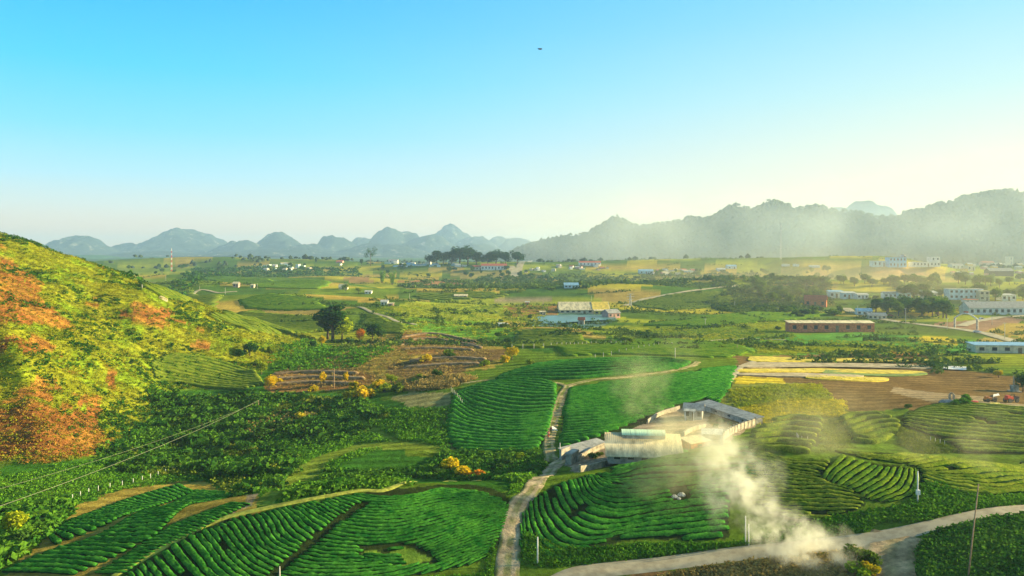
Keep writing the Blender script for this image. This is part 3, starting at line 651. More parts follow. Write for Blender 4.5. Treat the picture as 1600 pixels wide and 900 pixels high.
# three plots, lower left
hedge_field([[(76, 834), (120, 810), (190, 784), (275, 758)], [(92, 850), (170, 818), (240, 793), (300, 770)]], 27, 'short tea hedge in the narrow uppermost plot at lower left', 'tea hedges of the upper plot', cross=True, fill=.72, hmax=.8)
hedge_field([[(5, 892), (85, 858), (180, 822), (260, 790), (300, 768)], [(120, 896), (175, 872), (225, 846), (262, 818), (370, 772)]], 42, 'slanting tea hedge in the wide middle plot at lower left', 'tea hedges of the middle plot', cross=True, fill=.72, hmax=.8)
hedge_field([[(150, 893), (205, 860), (270, 820), (356, 788)], [(200, 893), (250, 858), (310, 830), (390, 789)]], 27, 'short tea hedge in the right-hand plot at lower left beside the dirt strip', 'tea hedges of the dirt strip plot', cross=True, fill=.72, hmax=.8)
# mound right of the dirt road
hedge_field([q7(p) for p in ([(400, 455), (520, 405), (640, 388), (800, 382), (1040, 384)], [(340, 480), (430, 485), (560, 455), (760, 440), (1050, 440)], [(325, 482), (370, 530), (470, 545), (700, 520), (1000, 500)], [(240, 508), (285, 600), (400, 648), (640, 620), (900, 590)], [(150, 545), (190, 650), (300, 730), (520, 700), (900, 660)], [(92, 580), (110, 690), (210, 790), (480, 770), (900, 740)], [(40, 650), (55, 750), (140, 850), (420, 860), (900, 830)], [(18, 740), (20, 810), (75, 900), (300, 960), (900, 920)])],
  45, 'long clipped tea hedge bending round the smoky mound below the barn', 'tea hedges on the mound below the barn', clip=CL_C, holes=[q7([(655, 540), (715, 535), (730, 580), (670, 588)])], gap=[q7([(250, 650), (300, 615)])], brk=.35, seed=2)
# right-hand fields
hedge_field([q8(p) for p in ([(-140, 390), (0, 402), (80, 424), (180, 428), (262, 434)], [(-140, 450), (0, 450), (100, 468), (180, 478), (240, 495)], [(-140, 520), (0, 518), (120, 528), (260, 532), (380, 560)], [(-120, 590), (0, 590), (150, 598), (300, 600), (412, 606)], [(-60, 640), (60, 650), (150, 662), (240, 660), (300, 645)])],
  17, 'tea hedge of the terraced slope just right of the smoke', 'tea hedges right of the smoke', m=LM_TEAO, clip=CL_G, seed=3, brk=.2)
hedge_field([q8(p) for p in ([(318, 405), (285, 440), (255, 470), (232, 500)], [(400, 428), (350, 460), (305, 495), (275, 525)], [(470, 448), (430, 490), (385, 525), (340, 545)], [(530, 450), (500, 500), (455, 540), (395, 575)], [(575, 450), (560, 500), (530, 545), (430, 592)], [(612, 458), (610, 510), (590, 560), (500, 596)])],
  12, 'broad tea hedge in the fan of short curved rows beside the white pole', 'fan of short tea hedges', m=LM_TEAY, seed=4)
hedge_field([q8(p) for p in ([(690, 196), (860, 198), (1000, 210), (1200, 232)], [(560, 236), (760, 252), (950, 268), (1200, 290)], [(570, 280), (700, 325), (900, 345), (1200, 360)], [(770, 372), (830, 385), (960, 388), (1200, 390)])],
  15, 'tea hedge on the upper right rise below the rubble heap', 'tea hedges on the upper right rise', m=LM_TEAO, clip=q8([(555, 240), (640, 205), (720, 192), (1250, 225), (1250, 395), (810, 388), (750, 350), (560, 285)]), seed=5, brk=.2)
hedge_field([q8(p) for p in ([(280, 385), (400, 398), (560, 400), (760, 395), (1200, 392)], [(330, 400), (480, 430), (640, 440), (850, 440), (1200, 432)], [(600, 455), (700, 490), (800, 505), (950, 510), (1200, 500)], [(640, 520), (720, 555), (860, 580), (940, 582), (1200, 565)])],
  14, 'tea hedge in the right field between the white pole and the concrete road', 'tea hedges of the right field', m=LM_TEAO, clip=q8([(270, 385), (1250, 385), (1250, 568), (1080, 562), (950, 580), (860, 582), (700, 548), (645, 530), (620, 455), (540, 440), (330, 415)]), seed=6, brk=.2)
hedge_field([q8(p) for p in ([(20, 262), (120, 246), (222, 256)], [(-60, 305), (80, 290), (222, 300)], [(-70, 345), (60, 335), (200, 345)], [(-80, 385), (50, 380), (170, 390)])], 10, 'thin rows of tea below the yellow flower field', 'tea hedges below the yellow flowers', stuff=True, m=LM_TEAO, fill=.75, seed=7, brk=.3)
hedge_field([q8(p) for p in ([(300, 258), (360, 238), (470, 232)], [(330, 300), (430, 272), (540, 262)], [(350, 340), (430, 350), (520, 318)])], 6, 'rows of tea in the small hooked field right of the yellow flowers', 'tea hedges of the small hooked field', stuff=True, m=LM_TEAO, fill=.8, seed=8)
# behind the barn
hedge_field([[(762, 597), (800, 595), (840, 596), (868, 602)], [(730, 606), (770, 612), (820, 619), (870, 620)], [(712, 616), (745, 638), (800, 650), (864, 646)], [(700, 655), (740, 668), (800, 674), (857, 668)], [(700, 684), (740, 690), (800, 693), (850, 688)], [(714, 704), (760, 706), (810, 707), (838, 704)]],
  25, 'rows of tea in the dense green field left of the straight dirt track', 'tea hedges left of the straight track', stuff=True, fill=.8, step=.7, seed=9)
FARM = [(872, 726), (874, 708), (940, 680), (1000, 656), (1060, 632), (1100, 622), (1195, 656), (1140, 694), (1070, 712), (985, 722), (910, 745)]
hedge_field([[(890, 606), (950, 599), (1030, 590), (1090, 580), (1150, 574)], [(885, 624), (950, 617), (1040, 608), (1100, 598), (1147, 588)], [(878, 650), (950, 644), (1040, 634), (1100, 622), (1142, 606)], [(874, 680), (940, 674), (1030, 660), (1100, 640), (1130, 625)], [(872, 705), (930, 698), (1030, 680), (1100, 660), (1125, 640)]],
  29, 'rows of tea in the field between the dirt track and the walled farmyard', 'tea hedges behind the farmyard', stuff=True, clip=[(868, 712), (884, 608), (1090, 582), (1100, 569), (1152, 573), (1142, 606), (1118, 634), (1050, 640), (940, 690), (876, 712)], holes=[FARM], fill=.8, step=.7, seed=10)
hedge_field([[(830, 572), (880, 566), (950, 562), (1030, 561), (1078, 567)], [(790, 584), (850, 580), (920, 577), (1000, 574), (1072, 572)], [(775, 592), (830, 592), (890, 592), (960, 586), (1060, 577)]], 8, 'rows of tea on the narrow crest field above the two dirt tracks', 'tea hedges of the crest field', stuff=True, fill=.8, step=.9, seed=11)
hedge_field([[(258, 556), (300, 558), (350, 568), (398, 582)], [(236, 568), (280, 578), (345, 592), (410, 600)], [(240, 588), (280, 598), (330, 606), (380, 608)]], 11, 'rows of tea on the small lit knoll at the foot of the left hill', 'tea hedges at the foot of the left hill', stuff=True, m=LM_TEAO, fill=.8, step=.8, seed=12)
# farther tea fields: counted rows melt together there
def far_field(poly, spacing, ang, label, m=LM_TEAO, fill=.7):
    w = cast(poly)[:, :2]; c0 = w.mean(0); a = math.radians(ang); d = np.array([math.cos(a), math.sin(a)]); q = np.array([-d[1], d[0]])
    R = np.linalg.norm(w-c0, axis=1).max(); V = []; F = []; off = 0; st = max(2.0, R/60)
    for s in np.arange(-R, R, spacing):
        t = np.arange(-R, R, st); c = c0+t[:, None]*d+(s+.00035*R*0+((t/R)**2*R*.12))[:, None]*q
        idx = np.where(inpoly(c[:, 0], c[:, 1], w))[0]
        if len(idx) < 4: continue
        for run in np.split(idx, np.where(np.diff(idx) > 1)[0]+1):
            if len(run) < 4: continue
            v, f = hedge_mesh(c[run], np.full(len(run), spacing*fill), np.full(len(run), min(1.3, spacing*.35)), st); V.append(v); F.append(f+off); off += len(v)
    if V: tag(link('tea_rows', mesh_np('tea_rows', np.vstack(V), np.vstack(F), m or LM_TEA)), label, 'tea rows', None, 'stuff')
far_field([(860, 545), (960, 532), (1060, 530), (1130, 536), (1180, 550), (1140, 560), (1080, 558), (980, 554), (880, 558)], 2.6, 4, 'close rows of tea on the low rise beyond the crest field', LM_TEAY)
far_field([(560, 506), (570, 490), (600, 496), (640, 512), (630, 522), (590, 520)], 3, -20, 'tea rows on the knoll right of the tall dark tree')
far_field([(316, 495), (340, 488), (370, 487), (500, 496), (520, 512), (460, 522), (400, 522), (360, 508)], 3.5, 5, 'dark rows of tea on the shaded side of the wide left swell')
far_field([(208, 450), (240, 446), (300, 450), (350, 462), (290, 474), (245, 471)], 5, 5, 'tea rows on the swell behind the left hill')
far_field([(370, 470), (420, 460), (500, 470), (520, 484), (440, 486), (380, 482)], 5, 3, 'sunlit tea rows on top of the wide left swell', LM_TEAY)
far_field([(790, 544), (805, 520), (850, 514), (910, 522), (950, 540), (880, 544)], 3, 0, 'tea rows on the dark green hummock before the pond')
far_field([(980, 475), (1040, 462), (1120, 455), (1150, 465), (1120, 480), (1040, 486)], 5, 5, 'tea rows on the broad hazy slope behind the lit warehouse')
far_field([(1000, 510), (1060, 500), (1180, 488), (1300, 492), (1240, 500), (1100, 512)], 4, 18, 'pale rows of a ploughed field left of the brick building', LM_TEAY, .45)
far_field([(640, 462), (740, 456), (800, 460), (780, 466), (660, 470)], 6, 0, 'tea rows on the low rise in front of the dusty slope')
far_field([(330, 437), (420, 436), (520, 442), (500, 452), (400, 450)], 7, 2, 'tea rows in the far left beyond the hut', LM_TEAY)

# ------------------------------------------------------------------ undergrowth, grass, bracken (what nobody could count)
CLW = [cast(q_)[:, :2] for q_ in CLEAR]
def scatter(poly, n, r=None):
    r = r or rng; w = cast(poly)[:, :2]; lo, hi = w.min(0), w.max(0); out = np.zeros((0, 2))
    # even in the picture as well as on the ground: density falls with distance
    while len(out) < n:
        p = lo+r.random((n*2, 2))*(hi-lo); keep = inpoly(p[:, 0]+(r.random(len(p))-.5)*2, p[:, 1], w); p = p[keep]
        if not len(p): break
        out = np.vstack([out, p])
    out = out[:n]
    for c_, w_ in RLINES:
        lo_, hi_ = c_.min(0)-w_, c_.max(0)+w_; m_ = np.where((out > lo_).all(1) & (out < hi_).all(1))[0]
        if len(m_): dd = np.concatenate([np.sqrt(((out[kk][:, None]-c_[None])**2).sum(2)).min(1) for kk in np.array_split(m_, max(1, len(m_)//500))]); out = np.delete(out, m_[dd < w_], 0)
    for q_ in CLW: out = out[~inpoly(out[:, 0], out[:, 1], q_)]
    return out
def tufts(name, label, P, size, leaves, m, hgt=.6, flat_=1.0, cat='undergrowth'):
    leaves = int(leaves*1.5); n = len(P); r = rng; z = H(P[:, 0], P[:, 1]); S = size*(.5+r.random(n)**1.5)
    c = r.normal(size=(n, leaves, 3)); c /= np.linalg.norm(c, axis=2)[..., None]; c[..., 2] = np.abs(c[..., 2])*hgt; c *= (.55+.45*r.random((n, leaves)))[..., None]
    c = c*S[:, None, None]; c[..., 0] += P[:, 0, None]; c[..., 1] += P[:, 1, None]; c[..., 2] += z[:, None]
    sz = np.repeat(S*.30, leaves); v, f = leaf_quads(c.reshape(-1, 3), sz); 
    return tag(link(name, mesh_np(name, v, f, m)), label, cat, None, 'stuff')
LM_SHR = leafmat('shrub_leaves', (.03, .13, .014), (.13, .27, .022), .12, .25)
LM_GRS = leafmat('grass_blades', (.06, .20, .014), (.14, .30, .02), .15, .25)
LM_YG = leafmat('hill_scrub', (.09, .16, .010), (.42, .38, .025), .10, .3)
LM_FL = leafmat('flat_growth', (.16, .28, .02), (.46, .44, .035), .03, .25)
LM_OR = leafmat('rusty_bracken', (.26, .13, .025), (.46, .26, .05), .12, .3)
LM_DK = leafmat('hill_bushes', (.02, .09, .012), (.07, .16, .016), .2, .25)
LM_YF = leafmat('yellow_flowers', (.34, .34, .03), (.75, .62, .04), .4, .3)
LM_HR = leafmat('hedgerow_leaves', (.03, .09, .015), (.15, .21, .03), .03, .2)
LM_OL = leafmat('olive_scrub', (.09, .16, .015), (.24, .28, .03), .2, .25)
LM_BR = leafmat('dry_weeds', (.22, .17, .05), (.44, .32, .10), .15, .3)
# left hill
hx = rng.uniform(-330, -90, 160000); hy = rng.uniform(120, 470, 160000); b = hillmask(hx, hy); px_ = 800+hx/hy*FPX
k = (b > -1) & (px_ > -260) & (rng.random(160000) < np.clip((330/np.hypot(hx, hy))**1.6*.55, .12, 1)); hx, hy = hx[k], hy[k]
o = np.zeros(len(hx))
for q in ORW: o = np.maximum(o, inpoly(hx+(fbm(hx/12, hy/12, 77, 4)-.5)*34, hy+(fbm(hx/12, hy/12, 78, 4)-.5)*34, q))
o = np.maximum(o, (fbm(hx/22, hy/22, 79, 4) > .79))
rnd = rng.random(len(hx)); dk = fbm(hx/14, hy/14, 87, 4); P = np.stack([hx, hy], 1)
isor = (o > .5) & (rnd < .62); isdk = ~isor & (dk+.12*rng.normal(size=len(hx)) > .70); isyg = ~isor & ~isdk
print('hill', isor.sum(), isdk.sum(), isyg.sum())
tufts('hill_scrub', 'yellow-green scrub covering the sunlit left hill', P[isyg][:42000], .62, 9, LM_YG, .8)
tufts('bracken', 'rusty orange dry bracken in patches on the left hill', P[isor][:18000], .6, 9, LM_OR, .8)
tufts('hill_thicket', 'dark green thickets dotted over the left hill', P[isdk][:9000], .95, 14, LM_DK, .9)
# valley floor thicket on the left, meadow grass, verges
HP = [(150, 705), (245, 655), (230, 600), (420, 615), (560, 622), (610, 650), (560, 680), (470, 700), (420, 770), (330, 745), (200, 740)]
Q_ = scatter(HP, 9000); k_ = fbm(Q_[:, 0]/9, Q_[:, 1]/9, 500, 4)+.06*rng.normal(size=len(Q_))
tufts('thicket', 'deep green thicket filling the shaded hollow at lower left', Q_[k_ < .54], 1.05, 15, LM_SHR, 1.0)
tufts('thicket', 'olive-green scrub mixed into the shaded hollow at lower left', Q_[k_ > .57], .8, 12, LM_OL, 1.1)
tufts('thicket', 'tall dark clumps standing out of the shaded hollow at lower left', Q_[(k_ > .54) & (k_ <= .57)][::2], 1.9, 30, LM_DK, 1.2)
tufts('reeds', 'tawny reed heads in the hollow below the cables', scatter([(372, 668), (470, 636), (492, 650), (405, 688)], 420), .7, 8, LM_BR, 1.7, cat='reeds')
tufts('thicket', 'dark scrub between the hollow and the plots at far lower left', scatter([(-40, 800), (40, 790), (110, 790), (60, 850), (0, 890), (-60, 890)], 900), 1.3, 22, LM_SHR, .9)
tufts('thicket', 'green scrub strip between the front mound and the dense tea field', scatter([(640, 745), (700, 705), (840, 705), (850, 735), (810, 765), (770, 750)], 2200), .9, 16, LM_SHR, .9)
tufts('thicket', 'tangled green scrub behind the front mound crest', scatter([(410, 785), (440, 740), (520, 735), (640, 735), (640, 758), (520, 775), (420, 795)], 2000), .95, 16, LM_SHR, .85)
tufts('meadow', 'bright grass of the shaded meadow in the hollow', scatter([(430, 700), (600, 640), (715, 640), (700, 705), (600, 700), (500, 740), (420, 780)], 6000), .7, 7, LM_GRS, 1.0, cat='grass')
tufts('meadow', 'grass slope between the left hill foot and the lower plots', scatter([(-40, 770), (0, 745), (160, 720), (330, 690), (400, 760), (300, 750), (190, 765), (90, 795), (-40, 830)], 5000), .6, 7, LM_GRS, .9, cat='grass')
tufts('grass_verge', 'grass bank between the tea mound and the concrete road', scatter([(800, 830), (810, 870), (830, 885), (1000, 878), (1160, 862), (1340, 840), (1440, 822), (1430, 790), (1300, 810), (1150, 850), (1010, 850), (900, 860)], 9000), .48, 7, LM_GRS, 1.0, cat='grass')
tufts('grass_verge', 'grass edge along the dirt road beside the front mound', scatter([(760, 900), (770, 870), (800, 790), (830, 745), (865, 715), (850, 735), (815, 775), (800, 800), (785, 860), (780, 905), (700, 905), (640, 905)], 3500), .4, 7, LM_GRS, 1.0, cat='grass')
tufts('grass_verge', 'rough green growth on the slope right of the concrete road end', scatter([(1425, 850), (1480, 825), (1600, 805), (1700, 800), (1700, 920), (1415, 920)], 14000), .55, 8, LM_SHR, 1.0, cat='undergrowth')
tufts('grass_verge', 'grass below the right tea field above the concrete road', scatter([(1430, 760), (1460, 755), (1540, 780), (1680, 775), (1680, 790), (1540, 797), (1440, 820)], 4500), .5, 8, LM_GRS, 1.0, cat='grass')
tufts('meadow', 'olive grass between the tea blocks right of the farmyard', scatter(q8([(228, 262), (328, 252), (345, 375), (232, 388)]), 1300), .42, 7, LM_OL, 1.0, cat='grass')
tufts('meadow', 'olive grass gap under the upper right tea rise', scatter(q8([(545, 285), (700, 345), (800, 388), (620, 395), (540, 355)]), 1300), .42, 7, LM_OL, 1.0, cat='grass')
tufts('dry_weeds', 'dry brown weeds on the ground before the smoke', scatter([(1020, 905), (1100, 882), (1200, 868), (1340, 852), (1370, 880), (1360, 910)], 3500), .5, 7, LM_BR, .9)
tufts('dry_weeds', 'tall dry stalks left of the dense tea field', scatter([(610, 608), (650, 590), (720, 588), (745, 592), (700, 608), (640, 612)], 1500), .85, 8, LM_BR, 1.6)
tufts('dry_weeds', 'dry weeds over the old terraces in the middle distance', scatter([(420, 610), (440, 580), (500, 560), (600, 540), (780, 552), (740, 575), (620, 598)], 2600), .7, 7, LM_BR, .8)
tufts('flowers', 'yellow flowers growing above the right tea hedges', scatter([(1150, 640), (1250, 622), (1318, 626), (1322, 650), (1250, 652), (1180, 664)], 5000), .42, 7, LM_YF, 1.0, cat='flowers')
tufts('weeds', 'olive weeds between the farmyard and the brown fields', scatter([(1140, 610), (1280, 600), (1300, 625), (1200, 630), (1150, 640)], 1800), .6, 8, LM_FL, .8)
tufts('weeds', 'yellow-green growth in the sunny flats of the middle distance', scatter([(560, 500), (640, 475), (860, 478), (830, 520), (740, 530), (620, 520)], 3000), 1.1, 8, LM_FL, .6)
tufts('weeds', 'yellow-green growth on the flats left of the brick building', scatter([(940, 545), (1000, 515), (1240, 500), (1240, 530), (1500, 535), (1480, 552), (1150, 552)], 4000), .9, 8, LM_FL, .6)
tufts('weeds', 'green low growth round the terraces in the middle distance', scatter([(420, 560), (480, 530), (620, 545), (560, 575), (430, 580)], 1600), 1.1, 10, LM_GRS, .8)
tufts('thicket', 'low woodland scrub on the slope right of the hazy tea slope', scatter([(1100, 475), (1180, 440), (1290, 435), (1300, 475), (1220, 490), (1130, 488)], 1500), 3.0, 20, LM_HR, .9)
tufts('thicket', 'hazy scrub belt in front of the far village', scatter([(620, 445), (760, 432), (1000, 428), (1200, 425), (1180, 445), (900, 452), (700, 452)], 2000), 4.5, 16, LM_HR, .8)
tufts('thicket', 'scrub belt along the far left plain', scatter([(185, 428), (300, 420), (560, 420), (560, 432), (330, 434), (205, 437)], 1100), 4.5, 16, LM_DK, .8)
# rough hedgerows between the far plots
hp = []
for k in range(170):
    D = 330*(1500/330)**rng.random(); a = rng.uniform(-.62, .62); x0, y0 = D*math.sin(a), D*math.cos(a); L_ = rng.uniform(25, 110)*(.5+D/900); th = rng.normal()*.35+(math.pi/2 if rng.random() < .15 else 0)
    t = np.arange(0, L_, .9+D*.0022); q = np.stack([x0+t*math.cos(th)+rng.normal(size=len(t))*.6, y0+t*math.sin(th)+6*np.sin(t/40)+rng.normal(size=len(t))*.6], 1); q = q[rng.random(len(q)) < .8]
    q = q[hillmask(q[:, 0], q[:, 1]) < -4]; hp.append(q)
hp = np.vstack(hp); tufts('hedgerow', 'rough green hedgerows and banks between the plots of the plain', hp, 1.9, 14, LM_HR, 1.1)
# the wood on the far range, blobs of crown
def forest(name, label, xs0, xs1, ys0, ys1, n, zf, size, zmin, m):
    x = rng.uniform(xs0, xs1, n); y = rng.uniform(ys0, ys1, n); z = zf(x, y); k = z > zmin; x, y, z = x[k], y[k], z[k]; n = len(x)
    th = np.array([(math.cos(a)*math.cos(e), math.sin(a)*math.cos(e), math.sin(e)) for e in (-.3, .45) for a in np.arange(5)*1.2566+e*2]+[(0, 0, 1.05)])
    V = th[None]*(size*(.6+.8*rng.random(n)))[:, None, None]*(1+.3*rng.normal(size=(n, 11, 1))); V[..., 2] *= .95
    V += np.stack([x, y, z+size*.5], 1)[:, None]
    fs = [(k, (k+1) % 5, 5+k) for k in range(5)]+[((k+1) % 5, 5+(k+1) % 5, 5+k) for k in range(5)]+[(5+k, 5+(k+1) % 5, 10) for k in range(5)]
    F = (np.array(fs)[None]+(np.arange(n)*11)[:, None, None]).reshape(-1, 3)
    tag(link(name, mesh_np(name, V.reshape(-1, 3), F, m)), label, 'forest', None, 'stuff')
LM_FOR = leafmat('far_forest', (.028, .052, .032), (.065, .10, .045), .02, .1)
forest('forest', 'hazy wood covering the long dark range at right', -150, 2500, 1700, 3600, 46000, rz, 6.5, 24, LM_FOR)
def fz(x, y): return H(x, y)
forest('forest', 'scattered trees of the plain below the far range', -900, 1700, 1500, 2400, 2600, lambda x, y: np.where(fbm(x/140, y/60, 400, 3) > .55, H(x, y), -99), 4.5, -50, LM_FOR)
# ------------------------------------------------------------------ trees and bushes, one by one
def pxh(py_h, p): return py_h*math.hypot(p[0], p[1])/FPX
def T(kind, px, py, hpx, label, col=(1, 1, 1, 1), group=None, wide=1.0, name=None):
    p = G(px, py); return plant(kind, p, pxh(hpx, p), label, group, col, name, None, wide)
GOLD = (11.0, 3.5, .6, 1); DARK = (.55, .75, .8, 1); LIT = (4.0, 2.3, .8, 1); OLV = (1.9, 1.25, .8, 1); RUST = (11, 1.9, .7, 1); W1 = (1, 1, 1, 1)  # LIT puts low sunlight into the crown tint
T('tall', 520, 533, 62, 'tallest dark tree alone on the knoll in the middle left', DARK, wide=2.0)
T('tall', 512, 530, 48, 'dark leafy tree pressed against the left of the tallest tree', DARK, wide=1.8)
T('round', 534, 531, 40, 'yellow-green tree tinted as sunlit at the right foot of the tallest tree', (6, 3.2, .7, 1), wide=1.1)  # crown colour stands in for sun on the tallest tree's lower right
T('round', 582, 530, 26, 'dark round tree right of the red-leaved tree by the hidden hut', DARK, wide=1.3)
T('round', 596, 532, 20, 'dark green tree at the right end of the knoll trees', W1, wide=1.3)
T('round', 562, 534, 22, 'orange-leaved tree between the tallest tree and the round dark tree', RUST)
T('bush', 548, 538, 13, 'dark bush under the orange-leaved tree', W1)
T('round', 503, 540, 16, 'small golden tree left of the foot of the tallest tree', GOLD)
T('bush', 488, 543, 13, 'dark bush left of the small golden tree', DARK)
T('round', 390, 556, 22, 'dark round tree at the tip of the left hill', DARK, wide=1.4)
T('bush', 376, 556, 12, 'dark bush just left of the round tree at the hill tip', DARK, wide=1.3)
T('bush', 425, 552, 14, 'yellow-green bush right of the round tree at the hill tip', LIT, wide=1.3)
T('bush', 440, 550, 10, 'small lit bush at the end of the row by the hill tip', LIT)
T('bamboo', 597, 442, 20, 'feathery light bamboo clump left of the pair in the far middle', (2.6, 2.2, 1, 1))
T('bamboo', 613, 445, 22, 'feathery light bamboo clump, right one of the pair in the far middle', (3.0, 2.3, 1, 1))
T('bare', 579, 414, 26, 'sparse tall tree on the far village skyline', DARK)
T('tall', 494, 413, 13, 'tiny pointed tree on the skyline above the far left village', DARK, wide=.7)
T('tall', 565, 415, 12, 'small dark tree left of the sparse tall skyline tree', DARK)
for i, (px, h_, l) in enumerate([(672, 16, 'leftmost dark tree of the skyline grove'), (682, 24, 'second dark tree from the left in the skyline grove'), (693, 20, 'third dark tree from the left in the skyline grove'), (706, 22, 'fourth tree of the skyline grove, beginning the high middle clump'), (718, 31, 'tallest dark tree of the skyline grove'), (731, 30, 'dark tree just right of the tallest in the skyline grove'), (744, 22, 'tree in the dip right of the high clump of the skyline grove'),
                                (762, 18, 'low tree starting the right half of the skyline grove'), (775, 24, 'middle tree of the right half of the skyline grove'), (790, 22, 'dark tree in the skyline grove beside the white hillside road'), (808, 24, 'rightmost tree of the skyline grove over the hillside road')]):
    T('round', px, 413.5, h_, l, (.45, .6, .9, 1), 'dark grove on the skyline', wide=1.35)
# golden and green bushes by the terraces
for px, py, h_, k, c, l in [(800, 562, 22, 'round', GOLD, 'golden tree at the right end of the old terraces'), (790, 566, 14, 'bush', GOLD, 'low golden bush touching the golden tree by the terraces'), (757, 572, 12, 'bush', LIT, 'yellow bush between the terraces and the crest field'), (829, 568, 9, 'bush', LIT, 'small lit bush right of the golden tree by the terraces'),
    (665, 566, 15, 'bush', GOLD, 'orange-yellow bush on the bank below the terraces'), (700, 556, 13, 'bush', LIT, 'bush at the lower edge of the terraced plot'), (706, 558, 10, 'bush', W1, 'green bush beside the one at the lower edge of the terraced plot'),
    (683, 592, 18, 'round', W1, 'green tree above the dry stalks'), (611, 600, 18, 'round', LIT, 'lit tree at the left end of the dry stalks'), (600, 612, 16, 'bush', LIT, 'wide lit bush below the tree at the left end of the dry stalks'), (622, 613, 18, 'bush', OLV, 'olive bush beside the wide lit bush'),
    (650, 600, 12, 'bush', W1, 'green bush between the lit tree and the dry stalks'), (660, 594, 12, 'bush', LIT, 'yellow-green bush just left of the green tree above the stalks'), (569, 622, 22, 'bush', (11, 3.4, 1, 1), 'big golden bush on the edge of the hollow'), (545, 626, 20, 'bush', (9, 3.4, 1.5, 1), 'tawny bush left of the big golden bush'), (590, 606, 15, 'bush', GOLD, 'golden bush over the big golden one'),
    (505, 604, 26, 'tall', GOLD, 'thin golden tree left of the wooden pole'), (540, 600, 22, 'tall', GOLD, 'thin golden tree right of the wooden pole'), (552, 607, 14, 'bush', GOLD, 'low golden bush right of the wooden pole'), (489, 612, 12, 'bush', GOLD, 'golden bush at the red soil edge'), (421, 608, 22, 'round', GOLD, 'golden tree at the right tip of the small lit knoll'),
    (408, 585, 20, 'round', LIT, 'yellow tree above the right tip of the small lit knoll'), (400, 572, 12, 'bush', LIT, 'yellow bush on the bank above the small lit knoll'), (430, 600, 14, 'bush', GOLD, 'golden bush in the corner of the red soil'),
    (468, 655, 14, 'bush', (8, 3, 1.5, 1), 'orange-topped bush in the hollow'), (500, 645, 10, 'bush', (5, 2.6, 1.5, 1), 'pale tawny bush in the hollow'), (415, 658, 12, 'bush', OLV, 'olive bush in the hollow below the cables'), (405, 690, 26, 'round', W1, 'full green tree in the hollow'), (380, 712, 24, 'round', (.8, 1, .9, 1), 'green tree below the full one in the hollow'),
    (430, 672, 18, 'bush', W1, 'green bush right of the full tree in the hollow'), (350, 705, 20, 'round', (.8, 1.1, .9, 1), 'green tree at the left of the hollow thicket'), (510, 668, 14, 'bush', W1, 'round green bush at the upper edge of the meadow'), (540, 640, 14, 'bush', W1, 'green bush beneath the tawny bush'), (495, 632, 12, 'bush', W1, 'green bush under the red soil'),
    (700, 736, 26, 'bush', (9, 3.2, .7, 1), 'golden bush behind the crest of the front mound'), (722, 745, 24, 'bush', (11, 3.4, .7, 1), 'largest golden bush behind the crest of the front mound'), (745, 747, 17, 'bush', RUST, 'reddish bush at the right end of the golden ones'), (685, 742, 18, 'bush', W1, 'green bush left of the golden ones behind the mound'), (752, 712, 9, 'bush', LIT, 'small yellow bush below the dense tea field'),
    (18, 838, 38, 'round', (6, 3, .8, 1), 'golden-topped tree at the far left edge'), (30, 850, 22, 'bush', W1, 'green bush at the foot of the golden-topped tree'), (60, 826, 18, 'bush', W1, 'green bush above the corner of the plots'),
    (812, 720, 16, 'bush', LIT, 'lit bush left of the dirt road bend'), (798, 728, 18, 'bush', W1, 'green bush left of the dirt road bend'), (825, 742, 14, 'bush', W1, 'green bush beside the dirt road'), (780, 735, 14, 'bush', W1, 'green bush above the right end of the front mound'),
    (1350, 882, 32, 'bush', OLV, 'olive bush between the smoke and the road junction'), (1362, 898, 22, 'bush', GOLD, 'bright yellow bush at the junction corner'), (1345, 902, 24, 'bush', (4, 2.6, .8, 1), 'yellow-green bush at the bottom edge beside the smoke'),
    (1418, 638, 9, 'bush', W1, 'small dark bush at the end of the upper right tea rise'), (1503, 634, 14, 'bush', (1.4, 1.6, .8, 1), 'green bush left of the red drum'), (1512, 630, 15, 'bush', (1.4, 1.6, .8, 1), 'tallest green bush beside the red drum'), (1493, 636, 11, 'bush', (1.4, 1.6, .8, 1), 'low green bush right of the stone arch shrine'), (1560, 590, 12, 'round', GOLD, 'small yellow tree alone above the brown fields'), (1598, 612, 26, 'round', W1, 'green tree cut by the right edge above the tea'),
    (985, 538, 14, 'round', LIT, 'lit tree at the fence end before the crest field'), (975, 535, 12, 'bush', LIT, 'lit bush beside the tree at the fence end'), (900, 512, 9, 'bush', LIT, 'yellow bush below the red-roofed shed'), (883, 512, 8, 'bush', W1, 'green bush left of the red-roofed shed'), (828, 498, 8, 'bush', DARK, 'dark bush at the left end of the pond'), (778, 528, 10, 'round', W1, 'tree left of the dark hummock'), (793, 538, 12, 'round', W1, 'tree beside the fence below the dark hummock'),
    (1125, 660, 9, 'bush', OLV, 'olive bush in the walled pen right of the farmhouse'), (1140, 664, 8, 'bush', W1, 'green bush in the walled pen near the block wall'), (1118, 668, 8, 'bush', W1, 'green bush at the inner edge of the walled pen'), (925, 716, 12, 'bush', W1, 'green bush in the small pen left of the barn'), (936, 712, 9, 'bush', OLV, 'olive bush against the left end of the barn'),
    (1252, 497, 10, 'bush', OLV, 'olive bush left of the brick building'), (540, 454, 12, 'round', LIT, 'tree in the tiny hamlet at middle left'), (560, 458, 10, 'round', LIT, 'lit tree right in the tiny hamlet at middle left')]:
    T(k, px, py, h_, l, c, wide=1.25 if k != 'tall' else 1.0)
